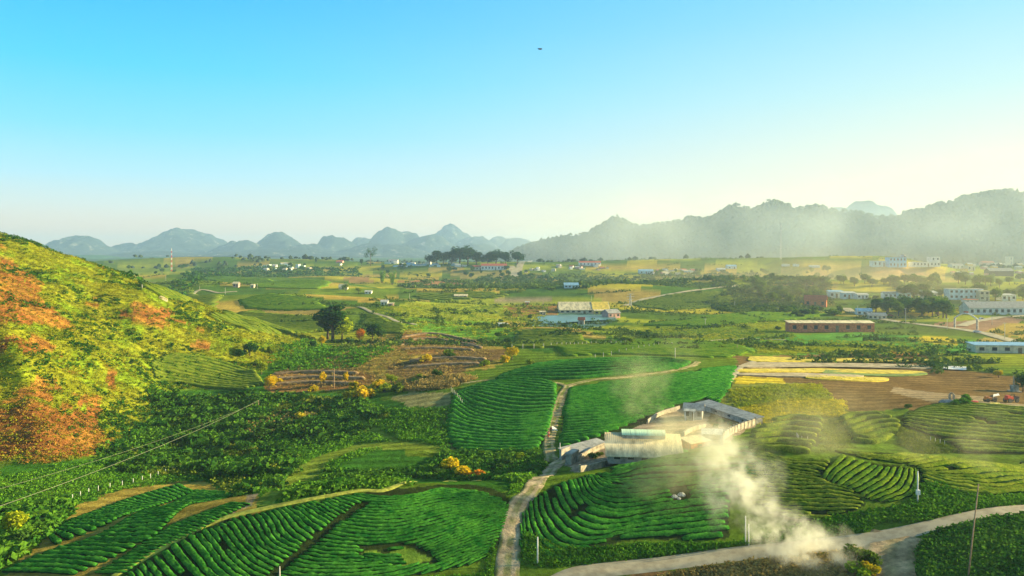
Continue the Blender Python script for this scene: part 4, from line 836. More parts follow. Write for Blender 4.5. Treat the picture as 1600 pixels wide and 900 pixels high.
# groups whose members nothing tells apart
def belt(kind, box, n, hr, cols, label, group, wide=1.2, poly=None, minr=0):
    r = np.random.default_rng(abs(hash(group)) % 1000 if False else len(group)*7+n); pts = []
    while len(pts) < n:
        x = r.uniform(box[0], box[2]); y = r.uniform(box[1], box[3])
        if poly and not inpoly(np.array([x]), np.array([y]), poly)[0]: continue
        pts.append((x, y))
    W = cast(pts)
    for w in W: plant(kind, w, pxh(r.uniform(*hr), w), label, group, cols[int(r.integers(len(cols)))], None, None, wide*r.uniform(.85, 1.25))
VG = [(1.6, 1.3, .9, 1), (1.2, 1.15, .9, 1), (2.4, 1.7, .8, 1), (.9, 1, .9, 1)]
belt('round', (1340, 486, 1480, 500), 26, (18, 30), VG, 'broad tree of the thick grove behind the village road and left of the arch gate', 'trees left of the arch gate', poly=[(1335, 478), (1480, 482), (1485, 505), (1400, 500)])
belt('round', (1300, 440, 1600, 450), 34, (10, 17), VG, 'rounded tree in the belt above the brown quarry face and the village roofs', 'trees above the village roofs')
belt('round', (1400, 455, 1640, 472), 26, (12, 22), VG, 'tree among the village houses right of the quarry face', 'trees among the village houses')
belt('round', (1180, 445, 1290, 480), 30, (12, 20), VG, 'dark tree on the wooded slope left of the red brick house', 'trees left of the red brick house')
belt('bush', (1215, 484, 1320, 494), 14, (8, 12), VG, 'bush in the hedge line above the brick building', 'bushes above the brick building')
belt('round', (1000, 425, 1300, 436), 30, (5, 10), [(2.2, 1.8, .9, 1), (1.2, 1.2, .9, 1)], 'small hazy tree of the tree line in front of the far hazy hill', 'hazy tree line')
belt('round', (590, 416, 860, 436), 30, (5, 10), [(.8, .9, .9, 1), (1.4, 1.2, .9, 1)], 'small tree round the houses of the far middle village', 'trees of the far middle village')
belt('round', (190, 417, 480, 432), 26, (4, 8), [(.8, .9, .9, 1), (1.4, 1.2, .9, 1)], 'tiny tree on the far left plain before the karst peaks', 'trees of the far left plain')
belt('bush', (700, 480, 830, 520), 16, (4, 7), [LIT, W1], 'small bush on the yellow-green flats left of the pond', 'bushes on the flats')
belt('bush', (1010, 512, 1230, 550), 16, (4, 8), [LIT, OLV, W1], 'small bush on the hazy flats left of the brick building', 'bushes on the hazy flats')
drop_protos()

# ------------------------------------------------------------------ buildings
def wallm(k):
    return {'white': mat('white_wall', (.78, .76, .70), .85, .2, .6), 'cream': mat('cream_wall', (.70, .60, .42), .85, .2, .6), 'blue': mat('blue_wall', (.20, .52, .78), .8, .12, .3), 'pale': mat('pale_blue_wall', (.55, .70, .72), .8, .2, .4),
            'brick': mat('brick_wall', (.68, .21, .10), .9, .3, 1.2), 'grey': mat('grey_wall', (.48, .44, .38), .9, .3, .7), 'yellow': mat('yellow_wall', (.75, .52, .12), .85, .2, .5), 'pink': mat('pink_wall', (.62, .35, .30), .85, .2, .5),
            'dark': mat('dark_opening', (.03, .035, .035), .6, .1, 1), 'red': mat('red_tiles', (.52, .13, .07), .8, .25, 1.5), 'tin': mat('tin_roof', (.62, .60, .52), .55, .22, .8, metal=.2), 'slate': mat('slate_roof', (.34, .34, .32), .7, .25, .8),
            'bluetin': mat('blue_tin_roof', (.25, .45, .62), .5, .2, .6), 'fibre': mat('fibre_cement_roof', (.74, .62, .38), .85, .3, .6, stretch=(1, .15, 1)), 'greentin': mat('pale_green_tin', (.52, .74, .52), .5, .18, .6, stretch=(3, .2, 1)), 'wood': mat('weathered_wood', (.26, .19, .12), .9, .3, 2)}[k]
def building(label, cat, px, py, wpx, dm, hpx, wall='white', roof='red', kind='gable', yaw=0.0, nwin=0, group=None, name='house', floors=1, door=True, roofh=.28, over=.5, p=None, wm=None, hm=None):
    p = G(px, py) if p is None else p; D = math.hypot(p[0], p[1]); w = wm or wpx*D/FPX; h = hm or hpx*D/FPX; d = dm
    wallh = h/(1+roofh) if kind == 'gable' else h*.93
    rh = h-wallh; yaw = math.radians(yaw); c = (p[0], p[1]+d/2, float(H(p[0], p[1]+d/2))); z0 = min(float(p[2]), c[2])-.3; wallh += (c[2]-z0)*0
    root = link(name, None, loc=(c[0], c[1], z0), rz=yaw); tag(root, label, cat, group)
    wl = MB(); x = w/2; y = d/2; zt = wallh+.3
    if kind == 'gable':
        wl.add([(-x, -y, 0), (x, -y, 0), (x, y, 0), (-x, y, 0), (-x, -y, zt), (x, -y, zt), (x, y, zt), (-x, y, zt), (-x, 0, zt+rh-.06), (x, 0, zt+rh-.06)],
               [(0, 1, 5, 4), (2, 3, 7, 6), (1, 2, 6, 9, 5), (3, 0, 4, 8, 7), (0, 3, 2, 1), (4, 5, 9, 8), (6, 7, 8, 9)])
    else: wl.box(-x, x, -y, y, 0, zt)
    wl.obj('wall', wallm(wall), root)
    rf = MB(); e = over; t = .14
    if kind == 'gable':
        sl = rh/y
        for s in (-1, 1):
            a = [(-x-e, s*(y+e), zt-sl*e), (x+e, s*(y+e), zt-sl*e), (x+e, 0, zt+rh), (-x-e, 0, zt+rh)]
            rf.add(a+[(q[0], q[1], q[2]+t) for q in a], [(0, 3, 2, 1), (4, 5, 6, 7), (0, 1, 5, 4), (1, 2, 6, 5), (2, 3, 7, 6), (3, 0, 4, 7)])
    elif kind == 'shed':
        a = [(-x-e, -y-e, zt+.02), (x+e, -y-e, zt+.02), (x+e, y+e, zt+h*.16), (-x-e, y+e, zt+h*.16)]
        rf.add(a+[(q[0], q[1], q[2]+t) for q in a], [(0, 3, 2, 1), (4, 5, 6, 7), (0, 1, 5, 4), (1, 2, 6, 5), (2, 3, 7, 6), (3, 0, 4, 7)])
    else: rf.box(-x-.25, x+.25, -y-.25, y+.25, zt+.004, zt+.25); 
    rf.obj('roof', wallm(roof), root)
    fl = wallh/floors
    for f in range(floors):
        for i in range(nwin):
            cx = -x+w*(i+.5)/nwin; isd = door and f == 0 and i == nwin//2; ww = min(w/nwin*.55, 2.2)
            if isd: MB().box(cx-ww*.4, cx+ww*.4, -y-.06, -y+.05, .3, .3+fl*.72).obj('door', wallm('wood'), root)
            else:
                z1 = .3+f*fl+fl*.34; z2 = .3+f*fl+fl*.76
                g = MB().box(cx-ww/2, cx+ww/2, -y-.05, -y+.05, z1, z2).obj('window', wallm('dark'), root)
                if D < 750: MB().box(cx-ww/2-.08, cx+ww/2+.08, -y-.12, -y+.04, z1-.12, z1-.004).obj('sill', wallm('grey'), g)
    return root
# lit warehouse and its yard
building('long low warehouse with pale fibre roof, its right end coloured as yellow sunlight', 'warehouse', 913, 490, 78, 20, 17, 'cream', 'fibre', roofh=1.9, nwin=9, name='warehouse', yaw=1)
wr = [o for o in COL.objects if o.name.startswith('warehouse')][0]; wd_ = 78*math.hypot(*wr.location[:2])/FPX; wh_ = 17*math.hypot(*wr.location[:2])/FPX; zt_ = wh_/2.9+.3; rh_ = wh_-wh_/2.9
MB().add([(wd_*.16, -10.6, zt_-.6*rh_/10+.2), (wd_*.49, -10.6, zt_-.6*rh_/10+.2), (wd_*.49, -.5, zt_+rh_*.95+.2), (wd_*.16, -.5, zt_+rh_*.95+.2), (wd_*.16, -10.6, zt_-.6*rh_/10+.3), (wd_*.49, -10.6, zt_-.6*rh_/10+.3), (wd_*.49, -.5, zt_+rh_*.95+.3), (wd_*.16, -.5, zt_+rh_*.95+.3)], [(0, 3, 2, 1), (4, 5, 6, 7), (0, 1, 5, 4), (1, 2, 6, 5), (2, 3, 7, 6), (3, 0, 4, 7)]).obj('roof_sunlight', mat('yellow_sunlight', (.85, .60, .10), .7, .2, .5), wr)  # yellow panel paints the sunlight on the right end of the roof
building('small pink-walled house with slate roof at the right end of the long warehouse', 'house', 956, 497, 21, 9, 13, 'pink', 'slate', roofh=.6, nwin=3, yaw=25)
building('orange lean-to between the long warehouse and the pink house', 'shed', 936, 492, 14, 4, 7, 'yellow', 'fibre', kind='shed', nwin=2, name='shed', yaw=0)
building('small red-roofed shed standing alone before the pond', 'shed', 909, 507, 9, 4, 11, 'grey', 'red', roofh=.5, nwin=1, name='shed', yaw=-10)
building('cream hut left of the long warehouse', 'hut', 848, 492, 9, 4, 5, 'cream', 'fibre', kind='shed', nwin=2, name='hut')
building('brown hut at the left end of the pale field road', 'hut', 824, 476, 6, 4, 4, 'brick', 'tin', kind='shed', nwin=1, name='hut')
building('blue and white roofed buildings in the haze behind the long warehouse', 'house', 893, 450, 22, 12, 8, 'pale', 'bluetin', roofh=.8, nwin=4)
building('white hut on the flats left of the dark hummock', 'hut', 786, 512, 13, 5, 6, 'white', 'tin', kind='shed', nwin=2, name='hut', yaw=10)
building('cream field house beside the pale sandy bank', 'house', 720, 466, 20, 8, 6, 'cream', 'fibre', roofh=.6, nwin=3)
building('white house of the pair among bushes right of the tall dark tree', 'house', 600, 477, 10, 6, 8, 'white', 'tin', roofh=.5, nwin=2)
building('pinkish shed of the pair among bushes right of the tall dark tree', 'shed', 610, 479, 8, 5, 5, 'pink', 'fibre', kind='shed', nwin=1, name='shed')
building('white hut in the tiny hamlet at middle left', 'hut', 575, 459, 10, 6, 5, 'white', 'tin', roofh=.5, nwin=2, name='hut')
building('tan thatched hut at the left of the tiny hamlet', 'hut', 536, 452, 13, 6, 8, 'cream', 'fibre', roofh=1.3, nwin=1, name='hut')
building('pale pink hut on top of the far left swell', 'hut', 368, 449, 8, 5, 8, 'pink', 'fibre', roofh=.4, nwin=2, name='hut')
building('tiny cream hut right of the pale pink hut', 'hut', 394, 450, 5, 4, 5, 'cream', 'fibre', kind='shed', nwin=1, name='hut')
building('long low red-brick building in the green field', 'barn', 1300, 519, 122, 7, 14, 'brick', 'fibre', kind='shed', nwin=8, name='barn', yaw=-1)
building('red-brick house with orange-lit roof on the wooded slope', 'house', 1278, 480, 30, 10, 17, 'brick', 'red', roofh=.55, nwin=3, yaw=-25)
# school
sch = building('long white school building with slate roof and big windows behind the arch gate', 'school', 1575, 492, 108, 12, 17, 'white', 'slate', roofh=.75, nwin=13, name='school', yaw=4, door=False)
sb = building('blue tin-roofed roadside building at the right edge', 'building', 1585, 552, 96, 8, 11, 'cream', 'bluetin', kind='shed', nwin=6, name='roadside_building', yaw=-4)
building('dark-roofed hut with white doors beside the village road', 'hut', 1372, 499, 24, 6, 9, 'cream', 'slate', roofh=.6, nwin=4, name='hut', yaw=-8)
building('white hut with pale blue roof behind the dark-roofed hut', 'hut', 1352, 492, 20, 6, 9, 'white', 'bluetin', roofh=.6, nwin=3, name='hut', yaw=-10)
# village row below the quarry
for px, py, w_, h_, wl_, rf_, kd, nw, fl, l in [(1308, 466, 20, 10, 'white', 'bluetin', 'shed', 3, 1, 'white village house with blue roof, leftmost below the quarry face'), (1328, 467, 18, 9, 'pale', 'tin', 'shed', 3, 1, 'pale blue village house second from the left below the quarry face'), (1348, 467, 16, 8, 'white', 'tin', 'gable', 3, 1, 'white village house third from the left below the quarry face'),
    (1393, 466, 18, 9, 'white', 'slate', 'gable', 3, 1, 'white village house with slate roof in the middle below the quarry face'), (1413, 466, 18, 8, 'pale', 'tin', 'shed', 3, 1, 'pale village house right of the slate-roofed one below the quarry'), (1443, 462, 26, 13, 'grey', 'tin', 'gable', 4, 1, 'grey gabled house at the right end of the quarry face'), (1455, 470, 18, 12, 'cream', 'tin', 'shed', 3, 1, 'cream house in front of the grey gabled house'),
    (1510, 468, 46, 15, 'pale', 'tin', 'flat', 7, 2, 'two-storey pale village building with a flat roof'), (1540, 470, 12, 14, 'cream', 'fibre', 'flat', 2, 2, 'narrow cream house right of the flat-roofed two-storey building'), (1577, 470, 18, 8, 'white', 'tin', 'shed', 3, 1, 'white shed among trees near the right edge above the school'), (1466, 474, 14, 5, 'white', 'tin', 'shed', 2, 1, 'low white shed below the cream house'), (1520, 474, 16, 5, 'white', 'red', 'shed', 3, 1, 'low white shed with reddish roof below the two-storey building')]:
    building(l, 'house', px, py, w_, 9, h_, wl_, rf_, kind=kd, nwin=nw, floors=fl, yaw=random.uniform(-10, 10))
# town in the haze on the right
for px, py, w_, h_, wl_, rf_, kd, nw, fl, l in [(1403, 418, 24, 15, 'blue', 'red', 'flat', 5, 2, 'bright blue building standing tall in the hazy town'), (1414, 418, 3, 18, 'white', 'red', 'flat', 1, 3, 'slim white stair tower on the right side of the bright blue building'), (1378, 417, 24, 9, 'pale', 'tin', 'flat', 4, 1, 'pale green hall joined to the left of the bright blue building'),
    (1448, 417, 38, 7, 'white', 'tin', 'flat', 8, 1, 'long white building right of the bright blue building'), (1462, 416, 12, 14, 'white', 'tin', 'flat', 2, 2, 'taller white block rising from the long white building'), (1497, 420, 16, 7, 'white', 'slate', 'gable', 3, 1, 'white house right of the long white building'), (1518, 423, 10, 7, 'cream', 'tin', 'flat', 2, 1, 'cream box house in the right town'), (1565, 432, 32, 11, 'dark', 'slate', 'gable', 0, 1, 'dark grey warehouse near the right edge of the town'),
    (1580, 414, 6, 12, 'cream', 'red', 'flat', 1, 2, 'narrow cream tower house near the right edge of the town'), (1545, 415, 16, 6, 'pink', 'red', 'gable', 2, 1, 'pink house above the dark grey warehouse'), (1230, 416, 8, 3, 'white', 'tin', 'shed', 0, 1, 'small white house alone in the haze under the saddle'), (1246, 416, 5, 3, 'white', 'tin', 'shed', 0, 1, 'tiny white shed right of the small white house under the saddle'), (1275, 418, 12, 3, 'white', 'tin', 'shed', 0, 1, 'low white roof in the haze above the tree line'),
    (1144, 420, 14, 6, 'white', 'bluetin', 'gable', 2, 1, 'white house with a pale blue roof on the hazy slope'), (1128, 424, 12, 5, 'white', 'tin', 'gable', 2, 1, 'white house left of the pale blue roofed one'), (922, 415, 34, 7, 'white', 'red', 'gable', 6, 1, 'long white house with red roof under the dark range'), (1010, 428, 22, 7, 'pale', 'bluetin', 'gable', 3, 1, 'blue-roofed house in the hazy middle village'),
    (772, 422, 40, 10, 'white', 'red', 'gable', 8, 1, 'large white building with a long red roof in the far middle'), (748, 422, 20, 7, 'cream', 'red', 'gable', 4, 1, 'smaller cream building with red roof left of the large red-roofed one'), (614, 412, 14, 7, 'white', 'slate', 'gable', 2, 1, 'white house highest in the far middle village'), (531, 415, 2.5, 3, 'white', 'tin', 'flat', 0, 1, 'tiny white block at the right end of the far left village'),
    (530, 412, 10, 5, 'pink', 'red', 'gable', 1, 1, 'pink house near the skyline left of the sparse tall tree')]:
    building(l, 'house', px, py, w_, 14, h_, wl_, rf_, kind=kd, nwin=nw, floors=fl, roofh=.5, over=.3)
def village(n, box, wr, hr, label, group, walls, roofs, seed):
    r = np.random.default_rng(seed); pts = [(r.uniform(box[0], box[2]), r.uniform(box[1], box[3])) for _ in range(n)]; W = cast(pts)
    for w in W:
        D = math.hypot(w[0], w[1]); building(label, 'house', 0, 0, 0, float(r.uniform(7, 12)), 0, walls[int(r.integers(len(walls)))], roofs[int(r.integers(len(roofs)))], kind='gable' if r.random() < .6 else 'flat', yaw=float(r.uniform(-25, 25)), group=group, p=w, wm=float(r.uniform(*wr))*D/FPX, hm=float(r.uniform(*hr))*D/FPX, roofh=.5, over=.3)
village(26, (402, 413, 486, 424), (3, 7), (2.5, 4.5), 'tiny light-walled house of the far left village below the karst peaks', 'houses of the far left village', ['white', 'cream', 'pale'], ['tin', 'slate', 'fibre'], 1)
village(22, (590, 412, 730, 418), (4, 9), (2.5, 5), 'small white house of the far middle village left of the red roofs', 'houses of the far middle village', ['white', 'pale', 'white'], ['tin', 'slate', 'bluetin'], 2)
village(14, (865, 415, 960, 424), (4, 8), (2.5, 4.5), 'small pale house of the hamlet round the long red-roofed house', 'houses of the red-roof hamlet', ['white', 'pink', 'cream'], ['tin', 'red', 'fibre'], 3)
village(20, (1000, 422, 1085, 430), (4, 9), (2.5, 4.5), 'small pale house of the hazy village in the middle right', 'houses of the hazy village', ['white', 'cream', 'pink'], ['tin', 'red', 'fibre'], 4)
village(26, (1490, 410, 1620, 432), (4, 9), (3, 6), 'small sunlit house of the right-hand town in warm haze', 'houses of the right-hand town', ['white', 'cream', 'yellow', 'pink'], ['tin', 'red', 'fibre', 'slate'], 5)
village(6, (820, 420, 850, 428), (4, 6), (2.5, 4), 'small house on the green slope below the hillside road', 'houses below the hillside road', ['white', 'cream'], ['tin', 'slate'], 6)

# arch gate
p = G(1492, 512); q = G(1527, 515); D = math.hypot(p[0], p[1]); w = float(np.hypot(q[0]-p[0], q[1]-p[1])); hgt = 20*D/FPX; root = link('arch_gate', None, loc=p, rz=math.atan2(q[1]-p[1], q[0]-p[0]))
tag(root, 'arched village gate with curved top over the road before the school', 'gate')
for s in (0, 1): MB().box(s*w-.5, s*w+.5, -.4, .4, -.4, hgt*.68).obj('gate_post', wallm('grey'), root)
a = [(w*t, 0, hgt*(.68+.34*math.sin(math.pi*t))) for t in np.linspace(0, 1, 15)]; MB().tube(a, .42, 6).obj('arch_beam', wallm('white'), root)
MB().box(w*.40, w*.60, -.15, .15, hgt*1.03+.3, hgt*1.03+1.2).obj('emblem', wallm('red'), root)
# ------------------------------------------------------------------ the farm below the tracks
def ztop(x, y): return float(H(x, y))
B = [cast([q])[0] for q in ((950, 724), (1062, 712))]
bx0, bx1 = B[0], B[1]; yaw = -.10; wB = 15.2; dB = 14.0; cB = np.array([26.6, 157.0]); zB = float(H(cB[0], cB[1]-6))-.3
barn = link('farm_barn', None, loc=(cB[0], cB[1], zB), rz=yaw); tag(barn, 'big barn with a pale corrugated roof and raised green skylight in the farmyard', 'barn')
wl = MB(); x = wB/2-.5; y = dB/2-.6; zt = 2.0; rh = 2.7
wl.add([(-x, -y, 0), (x, -y, 0), (x, y, 0), (-x, y, 0), (-x, -y, zt), (x, -y, zt), (x, y, zt), (-x, y, zt), (-x, 0, zt+rh-.1), (x, 0, zt+rh-.1)], [(0, 1, 5, 4), (2, 3, 7, 6), (1, 2, 6, 9, 5), (3, 0, 4, 8, 7), (0, 3, 2, 1), (4, 5, 9, 8), (6, 7, 8, 9)]); wl.obj('wall', wallm('grey'), barn)
def corr_slope(x0, x1, ya, za, yb, zb, amp=.018, n=160):
    xs_ = np.linspace(x0, x1, n); o = amp*np.sin(np.arange(n)*math.pi/2*1.0+.01); top = []
    for yy, zz in ((ya, za), (yb, zb)): top.append(np.stack([xs_, np.full(n, yy), zz+o], 1))
    bot = [t-np.array([0, 0, .06]) for t in top]; v = np.vstack(top+bot); i = np.arange(n-1)
    f = [np.stack([i, i+1, i+1+n, i+n], 1), np.stack([i+2*n, i+3*n, i+1+3*n, i+1+2*n], 1), np.stack([i, i+2*n, i+1+2*n, i+1], 1), np.stack([i+n, i+1+n, i+1+3*n, i+3*n], 1)]
    return v, np.vstack(f)
X = wB/2
for nm, (x0, x1, ya, za, yb, zb), mm in (('front_roof', (-X, X, -dB/2-.8, zt-.25, -.05, zt+rh), 'fibre'), ('rear_roof', (-X, X, dB/2+.6, zt-.25, .05, zt+rh), 'greentin')):
    v, f = corr_slope(x0, x1, ya, za, yb, zb); link(nm, mesh_np(nm, v, f, wallm(mm)), barn)
for s in (-1, 1):
    v, f = corr_slope(-4.2, 4.6, s*2.3, zt+rh+.05, 0.03*s, zt+rh+.75, n=80); sk = link('skylight_roof', mesh_np('skylight_roof', v, f, wallm('greentin')), barn)
MB().box(-4.1, 4.5, -2.0, 2.0, zt+rh-1.0, zt+rh-.02).obj('skylight_wall', wallm('grey'), barn)
for i in range(5): MB().box(-x+1.2+i*2.7, -x+2.4+i*2.7, -y-.05, -y+.05, .9, 1.8).obj('window', wallm('dark'), barn)
MB().box(x-2.0, x-.4, -y-.05, -y+.05, .2, 2.1).obj('door', wallm('wood'), barn)
# farmhouse with porch
fh = building('small grey farmhouse with a porch in the upper corner of the yard', 'farmhouse', 1088, 656, 26, 5.0, 22, 'grey', 'slate', roofh=.4, nwin=3, name='farmhouse', yaw=-18)
fr = fh.location; 
for s in (-1.9, .2): MB().tube([(s, -3.6, 0), (s, -3.6, 2.7)], .12, 6).obj('porch_post', wallm('white'), fh)
MB().add([(-2.3, -3.9, 2.7), (.6, -3.9, 2.7), (.6, -2.5, 3.0), (-2.3, -2.5, 3.0), (-2.3, -3.9, 2.8), (.6, -3.9, 2.8), (.6, -2.5, 3.1), (-2.3, -2.5, 3.1)], [(0, 3, 2, 1), (4, 5, 6, 7), (0, 1, 5, 4), (1, 2, 6, 5), (2, 3, 7, 6), (3, 0, 4, 7)]).obj('porch_roof', wallm('tin'), fh)
def wall_run(name, label, cat, pts, h, t, m, capm=None, posts=0, group=None):
    w = cast(pts); o3 = w[0]; root = link(name, None, loc=o3); tag(root, label, cat, group); b = MB(); c = MB()
    P_ = smooth_line(w[:, :2], step=2.2) if len(w) > 2 else np.linspace(w[0, :2], w[-1, :2], max(3, int(np.linalg.norm(w[-1, :2]-w[0, :2])/2.2)))
    def strip(mb, zb, zt_, tt):
        n = len(P_); d = np.gradient(P_, axis=0); d /= np.linalg.norm(d, axis=1)[:, None]; nn = np.stack([-d[:, 1], d[:, 0]], 1)*tt/2; vs = []
        zz = H(P_[:, 0], P_[:, 1])
        for i in range(n):
            for s, z in ((-1, zb), (1, zb), (1, zt_), (-1, zt_)): vs.append((P_[i, 0]+s*nn[i, 0]-o3[0], P_[i, 1]+s*nn[i, 1]-o3[1], zz[i]+z-o3[2]))
        fs = [(i*4+k, i*4+(k+1) % 4, i*4+4+(k+1) % 4, i*4+4+k) for i in range(n-1) for k in range(4)]+[(0, 3, 2, 1), tuple((n-1)*4+k for k in range(4))]; mb.add(vs, fs)
    strip(b, -.3, h, t); b.obj('wall_panel', m, root)
    if capm: strip(c, h+.004, h+.16, t+.18); c.obj('coping', capm, root)
    if posts:
        for i in range(0, len(P_), posts):
            z = ztop(*P_[i]); MB().box(-.18, .18, -.18, .18, -.3, h+.3, (P_[i, 0]-o3[0], P_[i, 1]-o3[1], z-o3[2])).obj('pillar', m, root)
    return root
GW = wallm('grey'); WW = mat('weathered_plaster', (.42, .37, .28), .9, .35, .8)
wall_run('yard_wall', 'plastered block wall with pillars on the right side of the farmyard', 'wall', [(1128, 697), (1132, 686), (1155, 673), (1180, 664)], 1.6, .25, WW, None, 1)
wall_run('yard_wall', 'low pale wall along the front of the farmyard left of the barn', 'wall', [(906, 738), (930, 733), (955, 726), (975, 719)], 1.2, .3, WW, None, 3)
wall_run('yard_wall', 'back wall of the farmyard running up to the farmhouse', 'wall', [(1012, 662), (1030, 650), (1062, 640)], 1.1, .25, WW)
wall_run('yard_wall', 'inner yard wall curving from the barn towards the farmhouse', 'wall', [(1068, 682), (1080, 674), (1102, 668)], 1.0, .5, WW)
wall_run('yard_wall', 'inner low wall of the small pen at the left end of the farmyard', 'wall', [(902, 722), (925, 708), (944, 700)], 1.2, .3, WW)
wall_run('pillar_wall', 'short grey gate wall beside the thin white pole at the yard entrance', 'wall', [(876, 720), (886, 716), (890, 714)], 2.3, .4, GW, GW)
wall_run('pillar_wall', 'pale block hut wall at the front left corner of the farmyard', 'wall', [(888, 726), (897, 722), (900, 719)], 2.2, 1.4, WW, GW)
def lean_to(label, pts, h, wdt, roofm, wallk):
    w = cast(pts); d = w[1, :2]-w[0, :2]; L_ = float(np.linalg.norm(d)); root = link('shed', None, loc=(*(w[0, :2]+d/2), min(w[0, 2], w[1, 2])-.2), rz=math.atan2(d[1], d[0])); tag(root, label, 'shed')
    dz = 0; MB().box(-L_/2, L_/2, -wdt/2, wdt/2, 0, h).obj('wall', wallm(wallk), root)
    MB().add([(-L_/2-.3, -wdt/2-.4, h-.1), (L_/2+.3, -wdt/2-.4, h-.1), (L_/2+.3, wdt/2+.4, h+.5), (-L_/2-.3, wdt/2+.4, h+.5), (-L_/2-.3, -wdt/2-.4, h), (L_/2+.3, -wdt/2-.4, h), (L_/2+.3, wdt/2+.4, h+.6), (-L_/2-.3, wdt/2+.4, h+.6)], [(0, 3, 2, 1), (4, 5, 6, 7), (0, 1, 5, 4), (1, 2, 6, 5), (2, 3, 7, 6), (3, 0, 4, 7)]).obj('roof', wallm(roofm), root)
    n = int(L_/5)
    for i in range(n):
        cx = -L_/2+L_*(i+.5)/n; MB().box(cx-.5, cx+.5, -wdt/2-.04, -wdt/2+.05, .6, h-.5).obj('opening', wallm('dark'), root)
    return root
lean_to('long low grey-roofed shed forming the back of the yard left of the barn', [(884, 716), (942, 692)], 1.5, 3.4, 'slate', 'grey')
lean_to('long grey-roofed shed closing the upper right side of the farmyard', [(1098, 636), (1182, 663)], 1.5, 3.6, 'slate', 'grey')
lean_to('small white-roofed pen roof inside the farmyard right of the barn', [(1098, 683), (1128, 684)], 1.3, 2.2, 'tin', 'wood')
lean_to('low brown lean-to against the right end of the barn', [(1072, 700), (1100, 694)], 1.5, 3.0, 'fibre', 'brick')

# ------------------------------------------------------------------ poles, posts, masts, wires
PC = mat('pole_concrete', (.62, .58, .50), .85, .2, 3); PW = mat('pole_wood', (.42, .28, .18), .9, .3, 3); STL = mat('mast_steel', (.55, .55, .55), .5, .1, 1); RED = mat('red_paint', (.60, .05, .03), .5, .15, 3); WHT = mat('white_paint', (.80, .78, .74), .5, .15, 3)
def pole(label, px, pyb, hpx, m=PC, r=.14, arm=False, group=None, lean=0.0, name='utility_pole', cat='pole'):
    p = G(px, pyb); h = pxh(hpx, p); root = link(name, None, loc=p); tag(root, label, cat, group)
    MB().tube([(0, 0, -.4), (lean*h*.5, 0, h*.5), (lean*h, 0, h)], [r, r*.85, r*.65], 8).obj('shaft', m, root, smooth=True)
    if arm:
        MB().box(-.9, .9, -.06, .06, h-.5, h-.36, (lean*h, 0, 0)).obj('crossarm', m, root)
        for s in (-.8, 0, .8): MB().tube([(lean*h+s, 0, h-.355), (lean*h+s, 0, h-.1)], .05, 6).obj('insulator', WHT, root)
    return root, np.array(p)+np.array([lean*h, 0, h])
pole('white concrete pole standing at the bottom left of the smoky mound', 840, 883, 44, WHT, .12)
pole('left one of the two thin white poles in the smoke by the road', 1165, 850, 42, WHT, .10)
pole('right one of the two thin white poles in the smoke by the road', 1170, 852, 32, WHT, .10)
r1, _ = pole('white concrete pole with a small box beside the fan of curved hedges', 1434, 786, 44, WHT, .13)
MB().box(-.25, .25, -.3, .1, 1.3, 2.0).obj('meter_box', WHT, r1)
pole('thin leaning brown wooden pole at lower right', 1512, 905, 128, PW, .10, lean=.115)
pole('pale wooden pole top at the bottom edge on the front mound', 437, 912, 26, PC, .11)
pole('thin white pole at the left end of the farmyard', 875, 718, 26, WHT, .09)
pole('brown wooden pole on the red soil terraces', 522, 608, 32, PW, .16)
pole('pale pole on the hazy slope right of the crest field', 1055, 560, 16, PC, .16)
pole('wooden pole before the hazy flats', 1152, 546, 8, PW, .12)
for i, (px, py, h_, l) in enumerate([(640, 468, 9, 'thin pole left of the cream field house'), (352, 460, 10, 'pale pole on the far left swell beside the path'), (312, 455, 8, 'pale pole left of the hut on the far left swell'), (259, 439, 8, 'pale pole in front of the far left scrub'), (222, 452, 7, 'pale pole nearest the left hill ridge'), (402, 451, 8, 'pole right of the tiny cream hut'),
    (1102, 510, 12, 'thin pole in the hazy ploughed field'), (1340, 497, 18, 'pole at the bend of the village road'), (1415, 506, 22, 'pole beside the village road before the grove'), (1480, 515, 16, 'pole left of the arch gate'), (1570, 530, 22, 'pole beside the village road at right'), (1148, 480, 9, 'pole on the wooded slope edge'), (924, 470, 8, 'thin mast behind the lit warehouse roof'), (1550, 508, 12, 'short pole on the orange verge before the school')]):
    pole(l, px, py, h_, PC, .16, arm=(py > 490))
def mast(label, px, pyb, hpx, cols, wb=1.1, group=None, cat='mast', name='radio_mast', dish=True):
    p = G(px, pyb); h = pxh(hpx, p); root = link(name, None, loc=p); tag(root, label, cat, group); n = 10; wd = lambda t: wb*(1-.7*t)
    for k in range(n):
        z0 = h*k/n-(.4 if k == 0 else 0); z1 = h*(k+1)/n; b = MB(); a0 = wd(k/n); a1 = wd((k+1)/n); c0 = [(-a0, -a0), (a0, -a0), (a0, a0), (-a0, a0)]; c1 = [(-a1, -a1), (a1, -a1), (a1, a1), (-a1, a1)]
        for i in range(4):
            j = (i+1) % 4; b.tube([(*c0[i], z0), (*c1[i], z1)], .13, 4); b.tube([(*c0[i], z0), (*c1[j], z1)], .06, 4); b.tube([(*c0[j], z0), (*c1[i], z1)], .06, 4)
        b.obj('mast_section', cols[k % len(cols)], root)
    if dish:
        for z in (h*.78, h*.9): MB().tube([(.4, -1.0, z), (.4, -1.6, z)], [1.2, 1.2], 10).obj('dish', WHT, root)
    return root
mast('red and white lattice radio mast before the left karst peaks', 268, 425, 34, [RED, WHT])
mast('pale lattice radio mast in front of the wooded range', 1220, 405, 54, [STL])
mast('pale lattice radio mast on the right before the highest wooded hill', 1475, 402, 62, [STL])
r2 = mast('lattice power pylon right of the lit warehouse', 985, 479, 20, [STL], 1.1, cat='pylon', name='power_pylon', dish=False)
h2 = pxh(20, r2.location)
